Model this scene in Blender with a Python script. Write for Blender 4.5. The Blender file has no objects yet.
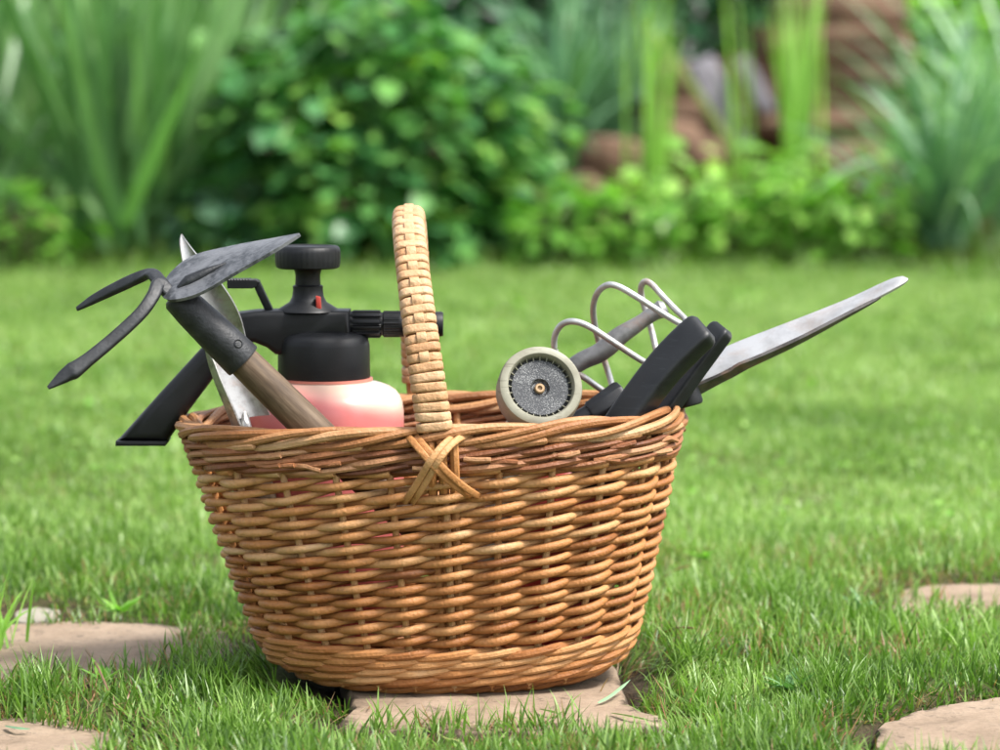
import bpy, bmesh, math
import numpy as np
from mathutils import Vector, Matrix, noise as mnoise

rng = np.random.default_rng(7)
PI = math.pi
scene = bpy.context.scene
COL = scene.collection

# ------------------------------------------------------------------ camera constants
CAM_D, CAM_H, LENS = 2.605, 0.518, 105.0
F = LENS / 36.0 * 1000.0
PITCH = math.atan(275.0 / F)

def P(px, py, y):
    """point of the garden on the vertical plane at depth y (metres behind the basket's middle)"""
    dx, dy = (px - 500.0) / F, (375.0 - py) / F
    c, s = math.cos(PITCH), math.sin(PITCH)
    d = Vector((dx, c + dy * s, -s + dy * c))
    k = (y + CAM_D) / d.y
    return Vector((d.x * k, y, CAM_H + d.z * k))

def G(px, py, z=0.0):
    """point on the ground"""
    dx, dy = (px - 500.0) / F, (375.0 - py) / F
    c, s = math.cos(PITCH), math.sin(PITCH)
    d = Vector((dx, c + dy * s, -s + dy * c))
    k = (z - CAM_H) / d.z
    return Vector((d.x * k, -CAM_D + d.y * k, z))

def sc(y):
    return (y + CAM_D) / F

# ------------------------------------------------------------------ object helpers
def thing(name, label, cat, loc=(0, 0, 0), group=None):
    o = bpy.data.objects.new(name, None)
    o.empty_display_size = 0.05
    COL.objects.link(o)
    o.location = loc
    o['label'] = label
    o['category'] = cat
    if group:
        o['group'] = group
    return o

def tag(o, label=None, cat=None, group=None, kind=None):
    if label: o['label'] = label
    if cat: o['category'] = cat
    if group: o['group'] = group
    if kind: o['kind'] = kind
    return o

def rootloc(o):
    while o.parent is not None:
        o = o.parent
    return Vector(o.location)

class MB:
    def __init__(s):
        s.v, s.f, s.a, s.n = [], [], [], 0
    def add(s, verts, faces, rnd=0.5):
        verts = [tuple(p) for p in verts]
        s.f += [tuple(i + s.n for i in f) for f in faces]
        s.v += verts
        s.n += len(verts)
        s.a += list(rnd) if hasattr(rnd, '__len__') else [rnd] * len(verts)
    def build(s, name, mat, parent=None, sharp=40, world=True):
        me = bpy.data.meshes.new(name)
        v = np.array(s.v, dtype=np.float64)
        o = bpy.data.objects.new(name, me)
        COL.objects.link(o)
        if parent is not None:
            o.parent = parent
            if world:
                v = v - np.array(rootloc(parent))
        elif world:
            b = np.array([(v[:, 0].min() + v[:, 0].max()) / 2, (v[:, 1].min() + v[:, 1].max()) / 2, v[:, 2].min()])
            v = v - b
            o.location = b
        me.from_pydata(v.tolist(), [], s.f)
        at = me.attributes.new('rnd', 'FLOAT', 'POINT')
        at.data.foreach_set('value', np.array(s.a, dtype=np.float32))
        me.polygons.foreach_set('use_smooth', [True] * len(me.polygons))
        me.update()
        if sharp:
            me.set_sharp_from_angle(angle=math.radians(sharp))
        me.materials.append(mat)
        return o

def fast_mesh(name, V, quads, tris, attrs, mat, parent=None):
    """big meshes from arrays"""
    me = bpy.data.meshes.new(name)
    nq, nt = len(quads), len(tris)
    me.vertices.add(len(V))
    me.vertices.foreach_set('co', np.ascontiguousarray(V, dtype=np.float32).ravel())
    loops = np.concatenate([quads.ravel(), tris.ravel()]).astype(np.int32)
    me.loops.add(len(loops))
    me.loops.foreach_set('vertex_index', loops)
    me.polygons.add(nq + nt)
    st = np.concatenate([np.arange(nq) * 4, nq * 4 + np.arange(nt) * 3]).astype(np.int32)
    me.polygons.foreach_set('loop_start', st)
    me.polygons.foreach_set('use_smooth', np.ones(nq + nt, dtype=bool))
    for k, a in attrs.items():
        at = me.attributes.new(k, 'FLOAT', 'POINT')
        at.data.foreach_set('value', np.ascontiguousarray(a, dtype=np.float32))
    me.update(calc_edges=True)
    me.validate()
    o = bpy.data.objects.new(name, me)
    COL.objects.link(o)
    if parent is not None:
        o.parent = parent
    me.materials.append(mat)
    return o

# ------------------------------------------------------------------ shape helpers
def catmull(pts, n=8, closed=False):
    pts = [Vector(p) for p in pts]
    out = []
    m = len(pts)
    segs = m if closed else m - 1
    for i in range(segs):
        if closed:
            a, b, c, d = pts[(i - 1) % m], pts[i], pts[(i + 1) % m], pts[(i + 2) % m]
        else:
            b, c = pts[i], pts[i + 1]
            a = pts[i - 1] if i > 0 else b * 2 - c
            d = pts[i + 2] if i + 2 < m else c * 2 - b
        for k in range(n):
            t = k / n
            out.append(0.5 * ((2 * b) + (c - a) * t + (2 * a - 5 * b + 4 * c - d) * t * t + (3 * b - a - 3 * c + d) * t ** 3))
    if not closed:
        out.append(pts[-1])
    return out

def circle(n=8, a=1.0, b=1.0):
    return [(a * math.cos(2 * PI * i / n), b * math.sin(2 * PI * i / n)) for i in range(n)]

def rrect(a, b, r, k=3):
    """rounded rectangle profile, half sizes a, b"""
    pts = []
    for cx, cy, a0 in ((a - r, b - r, 0), (-a + r, b - r, PI / 2), (-a + r, -b + r, PI), (a - r, -b + r, 1.5 * PI)):
        for i in range(k + 1):
            t = a0 + PI / 2 * i / k
            pts.append((cx + r * math.cos(t), cy + r * math.sin(t)))
    return pts

def sweep(mb, path, prof, scale=1.0, up=None, closed=False, caps=True, rnd=0.5):
    path = [Vector(p) for p in path]
    n, m = len(path), len(prof)
    T = []
    for i in range(n):
        if closed:
            t = path[(i + 1) % n] - path[(i - 1) % n]
        else:
            t = path[min(i + 1, n - 1)] - path[max(i - 1, 0)]
        T.append(t.normalized() if t.length > 1e-9 else Vector((0, 0, 1)))
    frames = []
    if up is not None:
        for i in range(n):
            u = Vector(up[i]) if isinstance(up, list) else Vector(up)
            s = T[i].cross(u)
            if s.length < 1e-6:
                s = T[i].orthogonal()
            s.normalize()
            frames.append((s, s.cross(T[i]).normalized()))
    else:
        s = T[0].orthogonal().normalized()
        for i in range(n):
            if i:
                q = T[i - 1].rotation_difference(T[i])
                s = q @ s
                s = (s - T[i] * s.dot(T[i])).normalized()
            frames.append((s, T[i].cross(s).normalized()))
    V = []
    for i in range(n):
        k = scale[i] if hasattr(scale, '__len__') else scale
        ka, kb = (k if hasattr(k, '__len__') else (k, k))
        s, u = frames[i]
        for a, b in prof:
            V.append(path[i] + s * (a * ka) + u * (b * kb))
    Fc = []
    for i in range(n if closed else n - 1):
        j = (i + 1) % n
        for k in range(m):
            l = (k + 1) % m
            Fc.append((i * m + k, i * m + l, j * m + l, j * m + k))
    if caps and not closed:
        Fc.append(tuple(range(m - 1, -1, -1)))
        Fc.append(tuple((n - 1) * m + k for k in range(m)))
    r = rnd
    if hasattr(rnd, '__len__'):
        r = [x for x in rnd for _ in range(m)]
    mb.add(V, Fc, r)

def tube(mb, path, r, n=8, **kw):
    sweep(mb, path, circle(n), scale=r, **kw)

def lathe(mb, base, axis, prof, n=32, caps=True, rnd=0.5, ref=None):
    """prof: list of (distance along axis, radius)"""
    axis = Vector(axis).normalized()
    s = (Vector(ref) - axis * Vector(ref).dot(axis)).normalized() if ref is not None else axis.orthogonal().normalized()
    u = axis.cross(s)
    V, Fc = [], []
    base = Vector(base)
    for h, r in prof:
        rr = r if callable(r) else None
        for k in range(n):
            t = 2 * PI * k / n
            q = rr(t) if rr else r
            V.append(base + axis * h + (s * math.cos(t) + u * math.sin(t)) * q)
    m = len(prof)
    for i in range(m - 1):
        for k in range(n):
            l = (k + 1) % n
            Fc.append((i * n + k, i * n + l, (i + 1) * n + l, (i + 1) * n + k))
    if caps:
        Fc.append(tuple(range(n - 1, -1, -1)))
        Fc.append(tuple((m - 1) * n + k for k in range(n)))
    mb.add(V, Fc, rnd)

def prism(mb, poly, thick, bevel=0.002, seg=2, rnd=0.5, ydir=Vector((0, 1, 0))):
    """closed outline (3D points, roughly planar) given real thickness along ydir and rounded edges"""
    bm = bmesh.new()
    h = ydir * (thick / 2)
    a = [bm.verts.new(Vector(p) - h) for p in poly]
    b = [bm.verts.new(Vector(p) + h) for p in poly]
    n = len(poly)
    fs = [bm.faces.new(a), bm.faces.new(list(reversed(b)))]
    for i in range(n):
        j = (i + 1) % n
        fs.append(bm.faces.new((a[j], a[i], b[i], b[j])))
    bmesh.ops.recalc_face_normals(bm, faces=bm.faces)
    if bevel > 0:
        ed = [e for e in bm.edges if any(f in fs[:2] for f in e.link_faces)]
        bmesh.ops.bevel(bm, geom=ed, offset=bevel, segments=seg, profile=0.5, affect='EDGES', clamp_overlap=True)
    bmesh.ops.recalc_face_normals(bm, faces=bm.faces)
    bm.verts.index_update()
    mb.add([v.co.copy() for v in bm.verts], [tuple(v.index for v in f.verts) for f in bm.faces], rnd)
    bm.free()

def plate(mb, A, B, thick, camber=0.0, nv=6, nu=24, cam_dir=Vector((0, 1, 0)), rnd=0.5):
    """thin curved plate between two edge curves A and B"""
    def resample(c):
        c = catmull(c, 12)
        L = [0.0]
        for i in range(1, len(c)):
            L.append(L[-1] + (c[i] - c[i - 1]).length)
        out = []
        for k in range(nu + 1):
            d = L[-1] * k / nu
            i = max(1, min(len(c) - 1, next((j for j in range(1, len(c)) if L[j] >= d - 1e-12), len(c) - 1)))
            w = (d - L[i - 1]) / max(L[i] - L[i - 1], 1e-9)
            out.append(c[i - 1].lerp(c[i], w))
        return out
    A, B = resample(A), resample(B)
    top = []
    for i in range(nu + 1):
        w = (A[i] - B[i]).length
        for j in range(nv + 1):
            t = j / nv
            top.append(A[i].lerp(B[i], t) + cam_dir * (camber * w * 4 * t * (1 - t)))
    N = []
    for i in range(nu + 1):
        for j in range(nv + 1):
            i0, i1 = max(i - 1, 0), min(i + 1, nu)
            j0, j1 = max(j - 1, 0), min(j + 1, nv)
            q = (top[i1 * (nv + 1) + j] - top[i0 * (nv + 1) + j]).cross(top[i * (nv + 1) + j1] - top[i * (nv + 1) + j0])
            N.append(q.normalized() if q.length > 1e-12 else Vector((0, -1, 0)))
    V, Fc = [], []
    K = (nu + 1) * (nv + 1)
    for s in (-1, 1):
        for p, q in zip(top, N):
            V.append(p + q * (s * thick / 2))
    idx = lambda s, i, j: s * K + i * (nv + 1) + j
    for i in range(nu):
        for j in range(nv):
            Fc.append((idx(0, i, j), idx(0, i, j + 1), idx(0, i + 1, j + 1), idx(0, i + 1, j)))
            Fc.append((idx(1, i, j), idx(1, i + 1, j), idx(1, i + 1, j + 1), idx(1, i, j + 1)))
        Fc.append((idx(0, i, 0), idx(0, i + 1, 0), idx(1, i + 1, 0), idx(1, i, 0)))
        Fc.append((idx(0, i, nv), idx(1, i, nv), idx(1, i + 1, nv), idx(0, i + 1, nv)))
    for j in range(nv):
        Fc.append((idx(0, 0, j), idx(1, 0, j), idx(1, 0, j + 1), idx(0, 0, j + 1)))
        Fc.append((idx(0, nu, j), idx(0, nu, j + 1), idx(1, nu, j + 1), idx(1, nu, j)))
    mb.add(V, Fc, rnd)

# ------------------------------------------------------------------ materials
def new_mat(name):
    m = bpy.data.materials.new(name)
    m.use_nodes = True
    nt = m.node_tree
    for n in list(nt.nodes):
        nt.nodes.remove(n)
    out = nt.nodes.new('ShaderNodeOutputMaterial')
    return m, nt, out

def N(nt, t, **kw):
    n = nt.nodes.new(t)
    for k, v in kw.items():
        if k in n.inputs:
            n.inputs[k].default_value = v
        else:
            setattr(n, k, v)
    return n

def ramp(nt, stops, fac):
    r = nt.nodes.new('ShaderNodeValToRGB')
    e = r.color_ramp.elements
    while len(e) < len(stops):
        e.new(0.5)
    for x, (p, c) in zip(e, stops):
        x.position = p
        x.color = (*c, 1) if len(c) == 3 else c
    nt.links.new(fac, r.inputs[0])
    return r.outputs[0]

def math_node(nt, op, a, b=0.0):
    n = nt.nodes.new('ShaderNodeMath')
    n.operation = op
    for i, x in enumerate((a, b)):
        if isinstance(x, (int, float)):
            n.inputs[i].default_value = x
        else:
            nt.links.new(x, n.inputs[i])
    return n.outputs[0]

def mix_col(nt, fac, a, b, mode='MIX'):
    n = nt.nodes.new('ShaderNodeMix')
    n.data_type = 'RGBA'
    n.blend_type = mode
    def put(s, x):
        if isinstance(x, tuple):
            s.default_value = (*x, 1) if len(x) == 3 else x
        elif isinstance(x, (int, float)):
            s.default_value = x
        else:
            nt.links.new(x, s)
    put(n.inputs[0], fac)
    put(n.inputs[6], a)
    put(n.inputs[7], b)
    return n.outputs[2]

def noise_tex(nt, scale, detail=4, rough=0.55, vec=None, dist=0.0):
    n = N(nt, 'ShaderNodeTexNoise')
    n.inputs['Scale'].default_value = scale
    n.inputs['Detail'].default_value = detail
    n.inputs['Roughness'].default_value = rough
    n.inputs['Distortion'].default_value = dist
    if vec is None:
        c = nt.nodes.new('ShaderNodeTexCoord')
        vec = c.outputs['Object']
    nt.links.new(vec, n.inputs['Vector'])
    return n.outputs['Fac']

def attr(nt, name='rnd'):
    a = nt.nodes.new('ShaderNodeAttribute')
    a.attribute_name = name
    return a.outputs['Fac']

def scaled_vec(nt, s):
    c = nt.nodes.new('ShaderNodeTexCoord')
    m = nt.nodes.new('ShaderNodeMapping')
    m.inputs['Scale'].default_value = s
    nt.links.new(c.outputs['Object'], m.inputs['Vector'])
    return m.outputs[0]

def bump(nt, h, strength=0.3, dist=0.002):
    b = nt.nodes.new('ShaderNodeBump')
    b.inputs['Strength'].default_value = strength
    b.inputs['Distance'].default_value = dist
    nt.links.new(h, b.inputs['Height'])
    return b.outputs[0]

def principled(nt, out, col, rough=0.5, metal=0.0, normal=None, spec=0.5, sss=0.0, sss_rad=None, coat=0.0, trans=0.0):
    b = nt.nodes.new('ShaderNodeBsdfPrincipled')
    def put(k, x):
        if isinstance(x, tuple):
            b.inputs[k].default_value = (*x, 1)
        elif isinstance(x, (int, float)):
            b.inputs[k].default_value = x
        else:
            nt.links.new(x, b.inputs[k])
    put('Base Color', col)
    put('Roughness', rough)
    put('Metallic', metal)
    put('Specular IOR Level', spec)
    if sss:
        put('Subsurface Weight', sss)
        b.inputs['Subsurface Radius'].default_value = sss_rad or (0.02, 0.01, 0.01)
        b.inputs['Subsurface Scale'].default_value = 1.0
    if coat:
        put('Coat Weight', coat)
    if trans:
        put('Transmission Weight', trans)
    if normal is not None:
        nt.links.new(normal, b.inputs['Normal'])
    if out is not None:
        nt.links.new(b.outputs[0], out.inputs[0])
    return b.outputs[0]

def willow_mat(name, stops, rough=0.5):
    m, nt, out = new_mat(name)
    a = attr(nt)
    n1 = noise_tex(nt, 38, 5, 0.6)
    n2 = noise_tex(nt, 320, 3, 0.6)
    f = math_node(nt, 'ADD', a, math_node(nt, 'MULTIPLY', math_node(nt, 'SUBTRACT', n1, 0.5), 0.55))
    c = ramp(nt, stops, f)
    spots = ramp(nt, [(0.0, (0, 0, 0)), (0.62, (0, 0, 0)), (0.72, (1, 1, 1))], noise_tex(nt, 95, 3, 0.7))
    c = mix_col(nt, math_node(nt, 'MULTIPLY', spots, 0.35), c, (0.16, 0.07, 0.03))
    fine = math_node(nt, 'MULTIPLY', math_node(nt, 'ADD', n2, 0.5), 1.0)
    c = mix_col(nt, 0.45, c, fine, 'MULTIPLY')
    fleck = ramp(nt, [(0.66, (0, 0, 0)), (0.71, (1, 1, 1))], noise_tex(nt, 210, 4, 0.75))
    c = mix_col(nt, math_node(nt, 'MULTIPLY', fleck, 0.55), c, (0.06, 0.025, 0.012))
    principled(nt, out, c, rough, normal=bump(nt, math_node(nt, 'ADD', n2, n1), 0.6, 0.0020), spec=0.32)
    return m

M_WILLOW = willow_mat('willow', [(0.0, (0.12, 0.039, 0.011)), (0.3, (0.27, 0.104, 0.029)), (0.6, (0.385, 0.172, 0.057)), (0.85, (0.46, 0.25, 0.105)), (1.0, (0.46, 0.29, 0.15))])
M_WILLOW_RED = willow_mat('willow_red', [(0.0, (0.10, 0.032, 0.013)), (0.35, (0.20, 0.072, 0.028)), (0.65, (0.29, 0.12, 0.05)), (1.0, (0.42, 0.235, 0.12))])
M_WILLOW_PALE = willow_mat('willow_pale', [(0.0, (0.30, 0.145, 0.06)), (0.4, (0.43, 0.245, 0.12)), (0.75, (0.51, 0.325, 0.185)), (1.0, (0.57, 0.41, 0.26))], 0.48)

M_WILLOW_RIM = willow_mat('willow_weathered', [(0.0, (0.13, 0.045, 0.015)), (0.4, (0.27, 0.115, 0.04)), (0.75, (0.40, 0.205, 0.09)), (1.0, (0.50, 0.315, 0.17))], 0.5)

def plastic_mat(name, col, rough=0.42, dust=0.25, dcol=(0.12, 0.125, 0.13), spec=0.5):
    m, nt, out = new_mat(name)
    d = ramp(nt, [(0.35, (0, 0, 0)), (0.75, (1, 1, 1))], noise_tex(nt, 26, 6, 0.65))
    fine = noise_tex(nt, 900, 2, 0.6)
    c = mix_col(nt, math_node(nt, 'MULTIPLY', d, dust), col, dcol)
    r = math_node(nt, 'ADD', math_node(nt, 'MULTIPLY', d, 0.2), rough)
    scr = ramp(nt, [(0.60, (0, 0, 0)), (0.64, (1, 1, 1))], noise_tex(nt, 1.0, 3, 0.7, vec=scaled_vec(nt, (40, 60, 420))))
    c = mix_col(nt, math_node(nt, 'MULTIPLY', scr, dust * 0.8), c, dcol)
    principled(nt, out, c, r, normal=bump(nt, fine, 0.25, 0.0004), spec=spec)
    return m

M_BLACK = plastic_mat('black_plastic', (0.0045, 0.0052, 0.0065), 0.40, 0.12, (0.03, 0.033, 0.038), 0.32)
M_GRIP = plastic_mat('dark_grip', (0.007, 0.008, 0.0095), 0.36, 0.3, (0.035, 0.039, 0.045), 0.4)
M_RED = plastic_mat('red_plastic', (0.36, 0.028, 0.018), 0.45, 0.2, (0.25, 0.10, 0.07))
M_ORANGE = plastic_mat('seal_ring', (0.50, 0.17, 0.13), 0.4, 0.05, (0.6, 0.3, 0.2))
M_BEIGE = plastic_mat('beige_plastic', (0.26, 0.255, 0.195), 0.5, 0.8, (0.12, 0.11, 0.075))
M_BEIGE_DIRTY = plastic_mat('dirty_beige', (0.13, 0.12, 0.08), 0.5, 0.7, (0.055, 0.045, 0.03))
M_BRASS, nt, out = new_mat('brass')
principled(nt, out, (0.30, 0.20, 0.11), 0.45, 0.3)

M_IRON, nt, out = new_mat('forged_iron')
n1 = math_node(nt, 'ADD', math_node(nt, 'MULTIPLY', noise_tex(nt, 30, 6, 0.7, dist=0.3), 0.7), math_node(nt, 'MULTIPLY', noise_tex(nt, 150, 5, 0.75), 0.3))
n2 = noise_tex(nt, 260, 4, 0.6)
c = ramp(nt, [(0.3, (0.014, 0.0155, 0.018)), (0.44, (0.05, 0.054, 0.06)), (0.52, (0.13, 0.135, 0.145)), (0.8, (0.21, 0.215, 0.225))], n1)
principled(nt, out, c, math_node(nt, 'ADD', math_node(nt, 'MULTIPLY', n2, 0.3), 0.32), 0.35, normal=bump(nt, math_node(nt, 'ADD', n1, n2), 0.35, 0.0012))
M_IRON_DARK, nt, out = new_mat('painted_iron')
n1 = noise_tex(nt, 70, 6, 0.65)
n2 = noise_tex(nt, 400, 4, 0.6)
c = ramp(nt, [(0.35, (0.008, 0.009, 0.0105)), (0.6, (0.02, 0.022, 0.025)), (0.8, (0.06, 0.06, 0.063))], n1)
principled(nt, out, c, math_node(nt, 'ADD', math_node(nt, 'MULTIPLY', n2, 0.25), 0.36), 0.2, normal=bump(nt, math_node(nt, 'ADD', n1, n2), 0.4, 0.0012))

def steel_mat(name, base, dark, rust=0.0, rough=0.3, scale=60):
    m, nt, out = new_mat(name)
    n1 = noise_tex(nt, scale, 6, 0.62)
    n2 = noise_tex(nt, 420, 4, 0.6)
    n3 = noise_tex(nt, scale * 0.55, 5, 0.7, dist=0.8)
    c = ramp(nt, [(0.3, dark), (0.55, base), (1.0, tuple(min(1, x * 1.15) for x in base))], n1)
    k = ramp(nt, [(0.52, (0, 0, 0)), (0.66, (1, 1, 1))], n3)
    k = math_node(nt, 'MULTIPLY', k, rust)
    c = mix_col(nt, k, c, (0.20, 0.085, 0.035))
    met = math_node(nt, 'SUBTRACT', 0.85, math_node(nt, 'MULTIPLY', k, 0.8))
    principled(nt, out, c, math_node(nt, 'ADD', math_node(nt, 'MULTIPLY', n2, 0.22), rough), met, normal=bump(nt, n2, 0.2, 0.0008))
    return m
M_STEEL = steel_mat('bright_steel', (0.37, 0.37, 0.365), (0.19, 0.185, 0.17), 0.35, 0.24, 70)
M_TROWEL_EDGE = steel_mat('worn_edge', (0.34, 0.34, 0.32), (0.12, 0.12, 0.11), 0.4, 0.32, 90)
M_BLADE = steel_mat('blade_steel', (0.66, 0.655, 0.645), (0.46, 0.45, 0.44), 0.3, 0.36, 34)
M_ZINC = steel_mat('zinc_wire', (0.52, 0.53, 0.53), (0.34, 0.34, 0.335), 0.75, 0.4, 42)
M_ROD = steel_mat('dull_rod', (0.25, 0.25, 0.25), (0.12, 0.12, 0.12), 0.35, 0.5, 55)
M_DARKSTEEL = steel_mat('dark_steel', (0.16, 0.15, 0.14), (0.07, 0.065, 0.06), 0.5, 0.4, 50)

M_WOOD, nt, out = new_mat('weathered_wood')
# grain runs along the handle's own direction
hd = (P(330, 447, -.10) - P(240, 357, -.12)).normalized()
tc = nt.nodes.new('ShaderNodeTexCoord')
mp = nt.nodes.new('ShaderNodeMapping'); mp.vector_type = 'TEXTURE'
mp.inputs['Rotation'].default_value = hd.to_track_quat('X', 'Z').to_euler()
mp2 = nt.nodes.new('ShaderNodeMapping'); mp2.inputs['Scale'].default_value = (14, 190, 190)
nt.links.new(tc.outputs['Object'], mp.inputs['Vector']); nt.links.new(mp.outputs[0], mp2.inputs['Vector'])
g = noise_tex(nt, 1.0, 6, 0.65, vec=mp2.outputs[0])
g2 = noise_tex(nt, 22, 4, 0.6)
c = ramp(nt, [(0.25, (0.026, 0.016, 0.010)), (0.45, (0.075, 0.048, 0.028)), (0.6, (0.13, 0.09, 0.057)), (0.8, (0.21, 0.16, 0.115))], math_node(nt, 'ADD', math_node(nt, 'MULTIPLY', g, 0.75), math_node(nt, 'MULTIPLY', g2, 0.25)))
principled(nt, out, c, 0.62, normal=bump(nt, g, 0.5, 0.001), spec=0.35)

# spray bottle: pink below, blending to cream at the top, lower on the right (object space: z is height above the bottle's base)
M_BOTTLE, nt, out = new_mat('pink_cream_bottle')
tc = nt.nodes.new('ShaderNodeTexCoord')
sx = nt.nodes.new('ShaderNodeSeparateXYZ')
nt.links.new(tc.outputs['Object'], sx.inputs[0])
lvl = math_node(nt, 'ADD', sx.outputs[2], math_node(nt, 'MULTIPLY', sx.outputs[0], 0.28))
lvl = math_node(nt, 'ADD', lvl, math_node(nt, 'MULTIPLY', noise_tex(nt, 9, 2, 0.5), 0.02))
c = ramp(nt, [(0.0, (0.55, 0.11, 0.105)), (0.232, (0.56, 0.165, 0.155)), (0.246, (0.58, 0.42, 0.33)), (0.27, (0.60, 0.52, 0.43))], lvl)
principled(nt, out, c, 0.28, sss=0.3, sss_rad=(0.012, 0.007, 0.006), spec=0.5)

M_ROSE, nt, out = new_mat('spray_face')
vor = noise_tex(nt, 900, 2, 0.8)
big = noise_tex(nt, 55, 3, 0.6)
k = ramp(nt, [(0.5, (0, 0, 0)), (0.66, (1, 1, 1))], math_node(nt, 'ADD', math_node(nt, 'MULTIPLY', vor, 0.75), math_node(nt, 'MULTIPLY', big, 0.24)))
c = mix_col(nt, k, (0.013, 0.016, 0.021), (0.22, 0.225, 0.225))
principled(nt, out, c, 0.55, normal=bump(nt, vor, 0.5, 0.001))

def leaf_mat(name, stops, rough=0.45, transl=0.35, tcol=1.25, spec=0.5):
    m, nt, out = new_mat(name)
    a = attr(nt)
    n1 = noise_tex(nt, 14, 3, 0.6)
    f = math_node(nt, 'ADD', a, math_node(nt, 'MULTIPLY', math_node(nt, 'SUBTRACT', n1, 0.5), 0.25))
    c = ramp(nt, stops, f)
    p = principled(nt, None, c, rough, spec=spec)
    t = nt.nodes.new('ShaderNodeBsdfTranslucent')
    tc_ = mix_col(nt, 1.0, c, (min(1, tcol * 1.15), tcol, 0.55), 'MULTIPLY')
    nt.links.new(tc_, t.inputs[0])
    mx = nt.nodes.new('ShaderNodeMixShader')
    mx.inputs[0].default_value = transl
    nt.links.new(p, mx.inputs[1])
    nt.links.new(t.outputs[0], mx.inputs[2])
    nt.links.new(mx.outputs[0], out.inputs[0])
    return m

M_GRASS = leaf_mat('grass_blade', [(0.0, (0.055, 0.12, 0.018)), (0.3, (0.125, 0.235, 0.035)), (0.6, (0.235, 0.37, 0.088)), (0.84, (0.375, 0.51, 0.18)), (0.88, (0.30, 0.21, 0.10)), (1.0, (0.32, 0.165, 0.085))], 0.40, 0.4, 1.3)
M_IRIS = leaf_mat('iris_leaf', [(0, (0.060, 0.156, 0.054)), (0.5, (0.143, 0.300, 0.109)), (1, (0.273, 0.454, 0.181))], 0.4, 0.35)
M_DAYLILY = leaf_mat('daylily_leaf', [(0, (0.080, 0.197, 0.107)), (0.5, (0.186, 0.357, 0.199)), (1, (0.399, 0.591, 0.371))], 0.4, 0.35)
M_FRESH = leaf_mat('fresh_blade', [(0, (0.149, 0.319, 0.052)), (0.5, (0.276, 0.506, 0.091)), (1, (0.391, 0.616, 0.169))], 0.4, 0.45)
M_DRYLEAF = leaf_mat('yellowing_leaf', [(0.0, (0.20, 0.26, 0.06)), (1.0, (0.32, 0.36, 0.12))], 0.5, 0.3)
M_BUSH = leaf_mat('bush_leaf', [(0, (0.029, 0.110, 0.045)), (0.45, (0.074, 0.232, 0.068)), (0.8, (0.158, 0.363, 0.081)), (1, (0.296, 0.504, 0.089))], 0.36, 0.3)
M_HEDGE = leaf_mat('hedge_leaf', [(0, (0.028, 0.090, 0.042)), (0.5, (0.057, 0.171, 0.076)), (1, (0.133, 0.306, 0.114))], 0.5, 0.25)
M_HERB = leaf_mat('herb_leaf', [(0, (0.096, 0.241, 0.039)), (0.5, (0.216, 0.460, 0.065)), (1, (0.408, 0.632, 0.156))], 0.36, 0.4)
M_STEM, nt, out = new_mat('twig')
principled(nt, out, ramp(nt, [(0.3, (0.05, 0.06, 0.025)), (0.7, (0.12, 0.10, 0.05))], noise_tex(nt, 30)), 0.7)

M_SOIL, nt, out = new_mat('soil')
n1 = noise_tex(nt, 1.6, 5, 0.6); n2 = noise_tex(nt, 120, 5, 0.7)
soil = ramp(nt, [(0.3, (0.018, 0.013, 0.008)), (0.7, (0.075, 0.052, 0.032))], n2)
moss = ramp(nt, [(0.3, (0.05, 0.085, 0.012)), (0.7, (0.11, 0.16, 0.03))], n2)
a = attr(nt)
c = mix_col(nt, a, soil, moss)
principled(nt, out, c, 0.9, normal=bump(nt, n2, 0.8, 0.006), spec=0.2)

M_BED, nt, out = new_mat('bed_soil')
n2 = noise_tex(nt, 18, 6, 0.7)
c = ramp(nt, [(0.3, (0.03, 0.02, 0.013)), (0.55, (0.11, 0.065, 0.04)), (0.75, (0.24, 0.15, 0.10))], n2)
principled(nt, out, c, 0.9, normal=bump(nt, n2, 0.8, 0.03), spec=0.2)

def stone_mat(name, c0, c1, c2, dirt=0.0):
    m, nt, out = new_mat(name)
    n1 = noise_tex(nt, 9, 6, 0.65, dist=0.5)
    n2 = noise_tex(nt, 200, 6, 0.8)
    n3 = noise_tex(nt, 30, 5, 0.7)
    c = ramp(nt, [(0.3, c0), (0.5, c1), (0.72, c2)], math_node(nt, 'ADD', math_node(nt, 'MULTIPLY', n1, 0.6), math_node(nt, 'MULTIPLY', n3, 0.4)))
    c = mix_col(nt, 0.8, c, math_node(nt, 'ADD', n2, 0.5), 'MULTIPLY')
    pit = ramp(nt, [(0.56, (0, 0, 0)), (0.66, (1, 1, 1))], noise_tex(nt, 60, 5, 0.8))
    c = mix_col(nt, math_node(nt, 'MULTIPLY', pit, 0.7), c, (0.05, 0.038, 0.027))
    if dirt:
        dn = math_node(nt, 'ADD', attr(nt), math_node(nt, 'MULTIPLY', math_node(nt, 'SUBTRACT', noise_tex(nt, 26, 5, 0.7), 0.5), 1.5))
        k = ramp(nt, [(0.42, (0, 0, 0)), (0.62, (1, 1, 1))], dn)
        c = mix_col(nt, math_node(nt, 'MULTIPLY', k, dirt), c, (0.035, 0.024, 0.014))
    h = math_node(nt, 'ADD', math_node(nt, 'MULTIPLY', n3, 1.0), math_node(nt, 'MULTIPLY', n2, 0.35))
    principled(nt, out, c, 0.85, normal=bump(nt, h, 0.6, 0.004), spec=0.3)
    return m
M_STONE = stone_mat('sandstone', (0.13, 0.092, 0.060), (0.26, 0.192, 0.134), (0.38, 0.295, 0.217), 0.9)
M_PALE_STONE = stone_mat('pale_stone', (0.20, 0.18, 0.14), (0.29, 0.265, 0.215), (0.36, 0.33, 0.28))
M_BROWN_STONE = stone_mat('brown_stone', (0.07, 0.042, 0.027), (0.145, 0.087, 0.055), (0.235, 0.15, 0.10))
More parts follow.
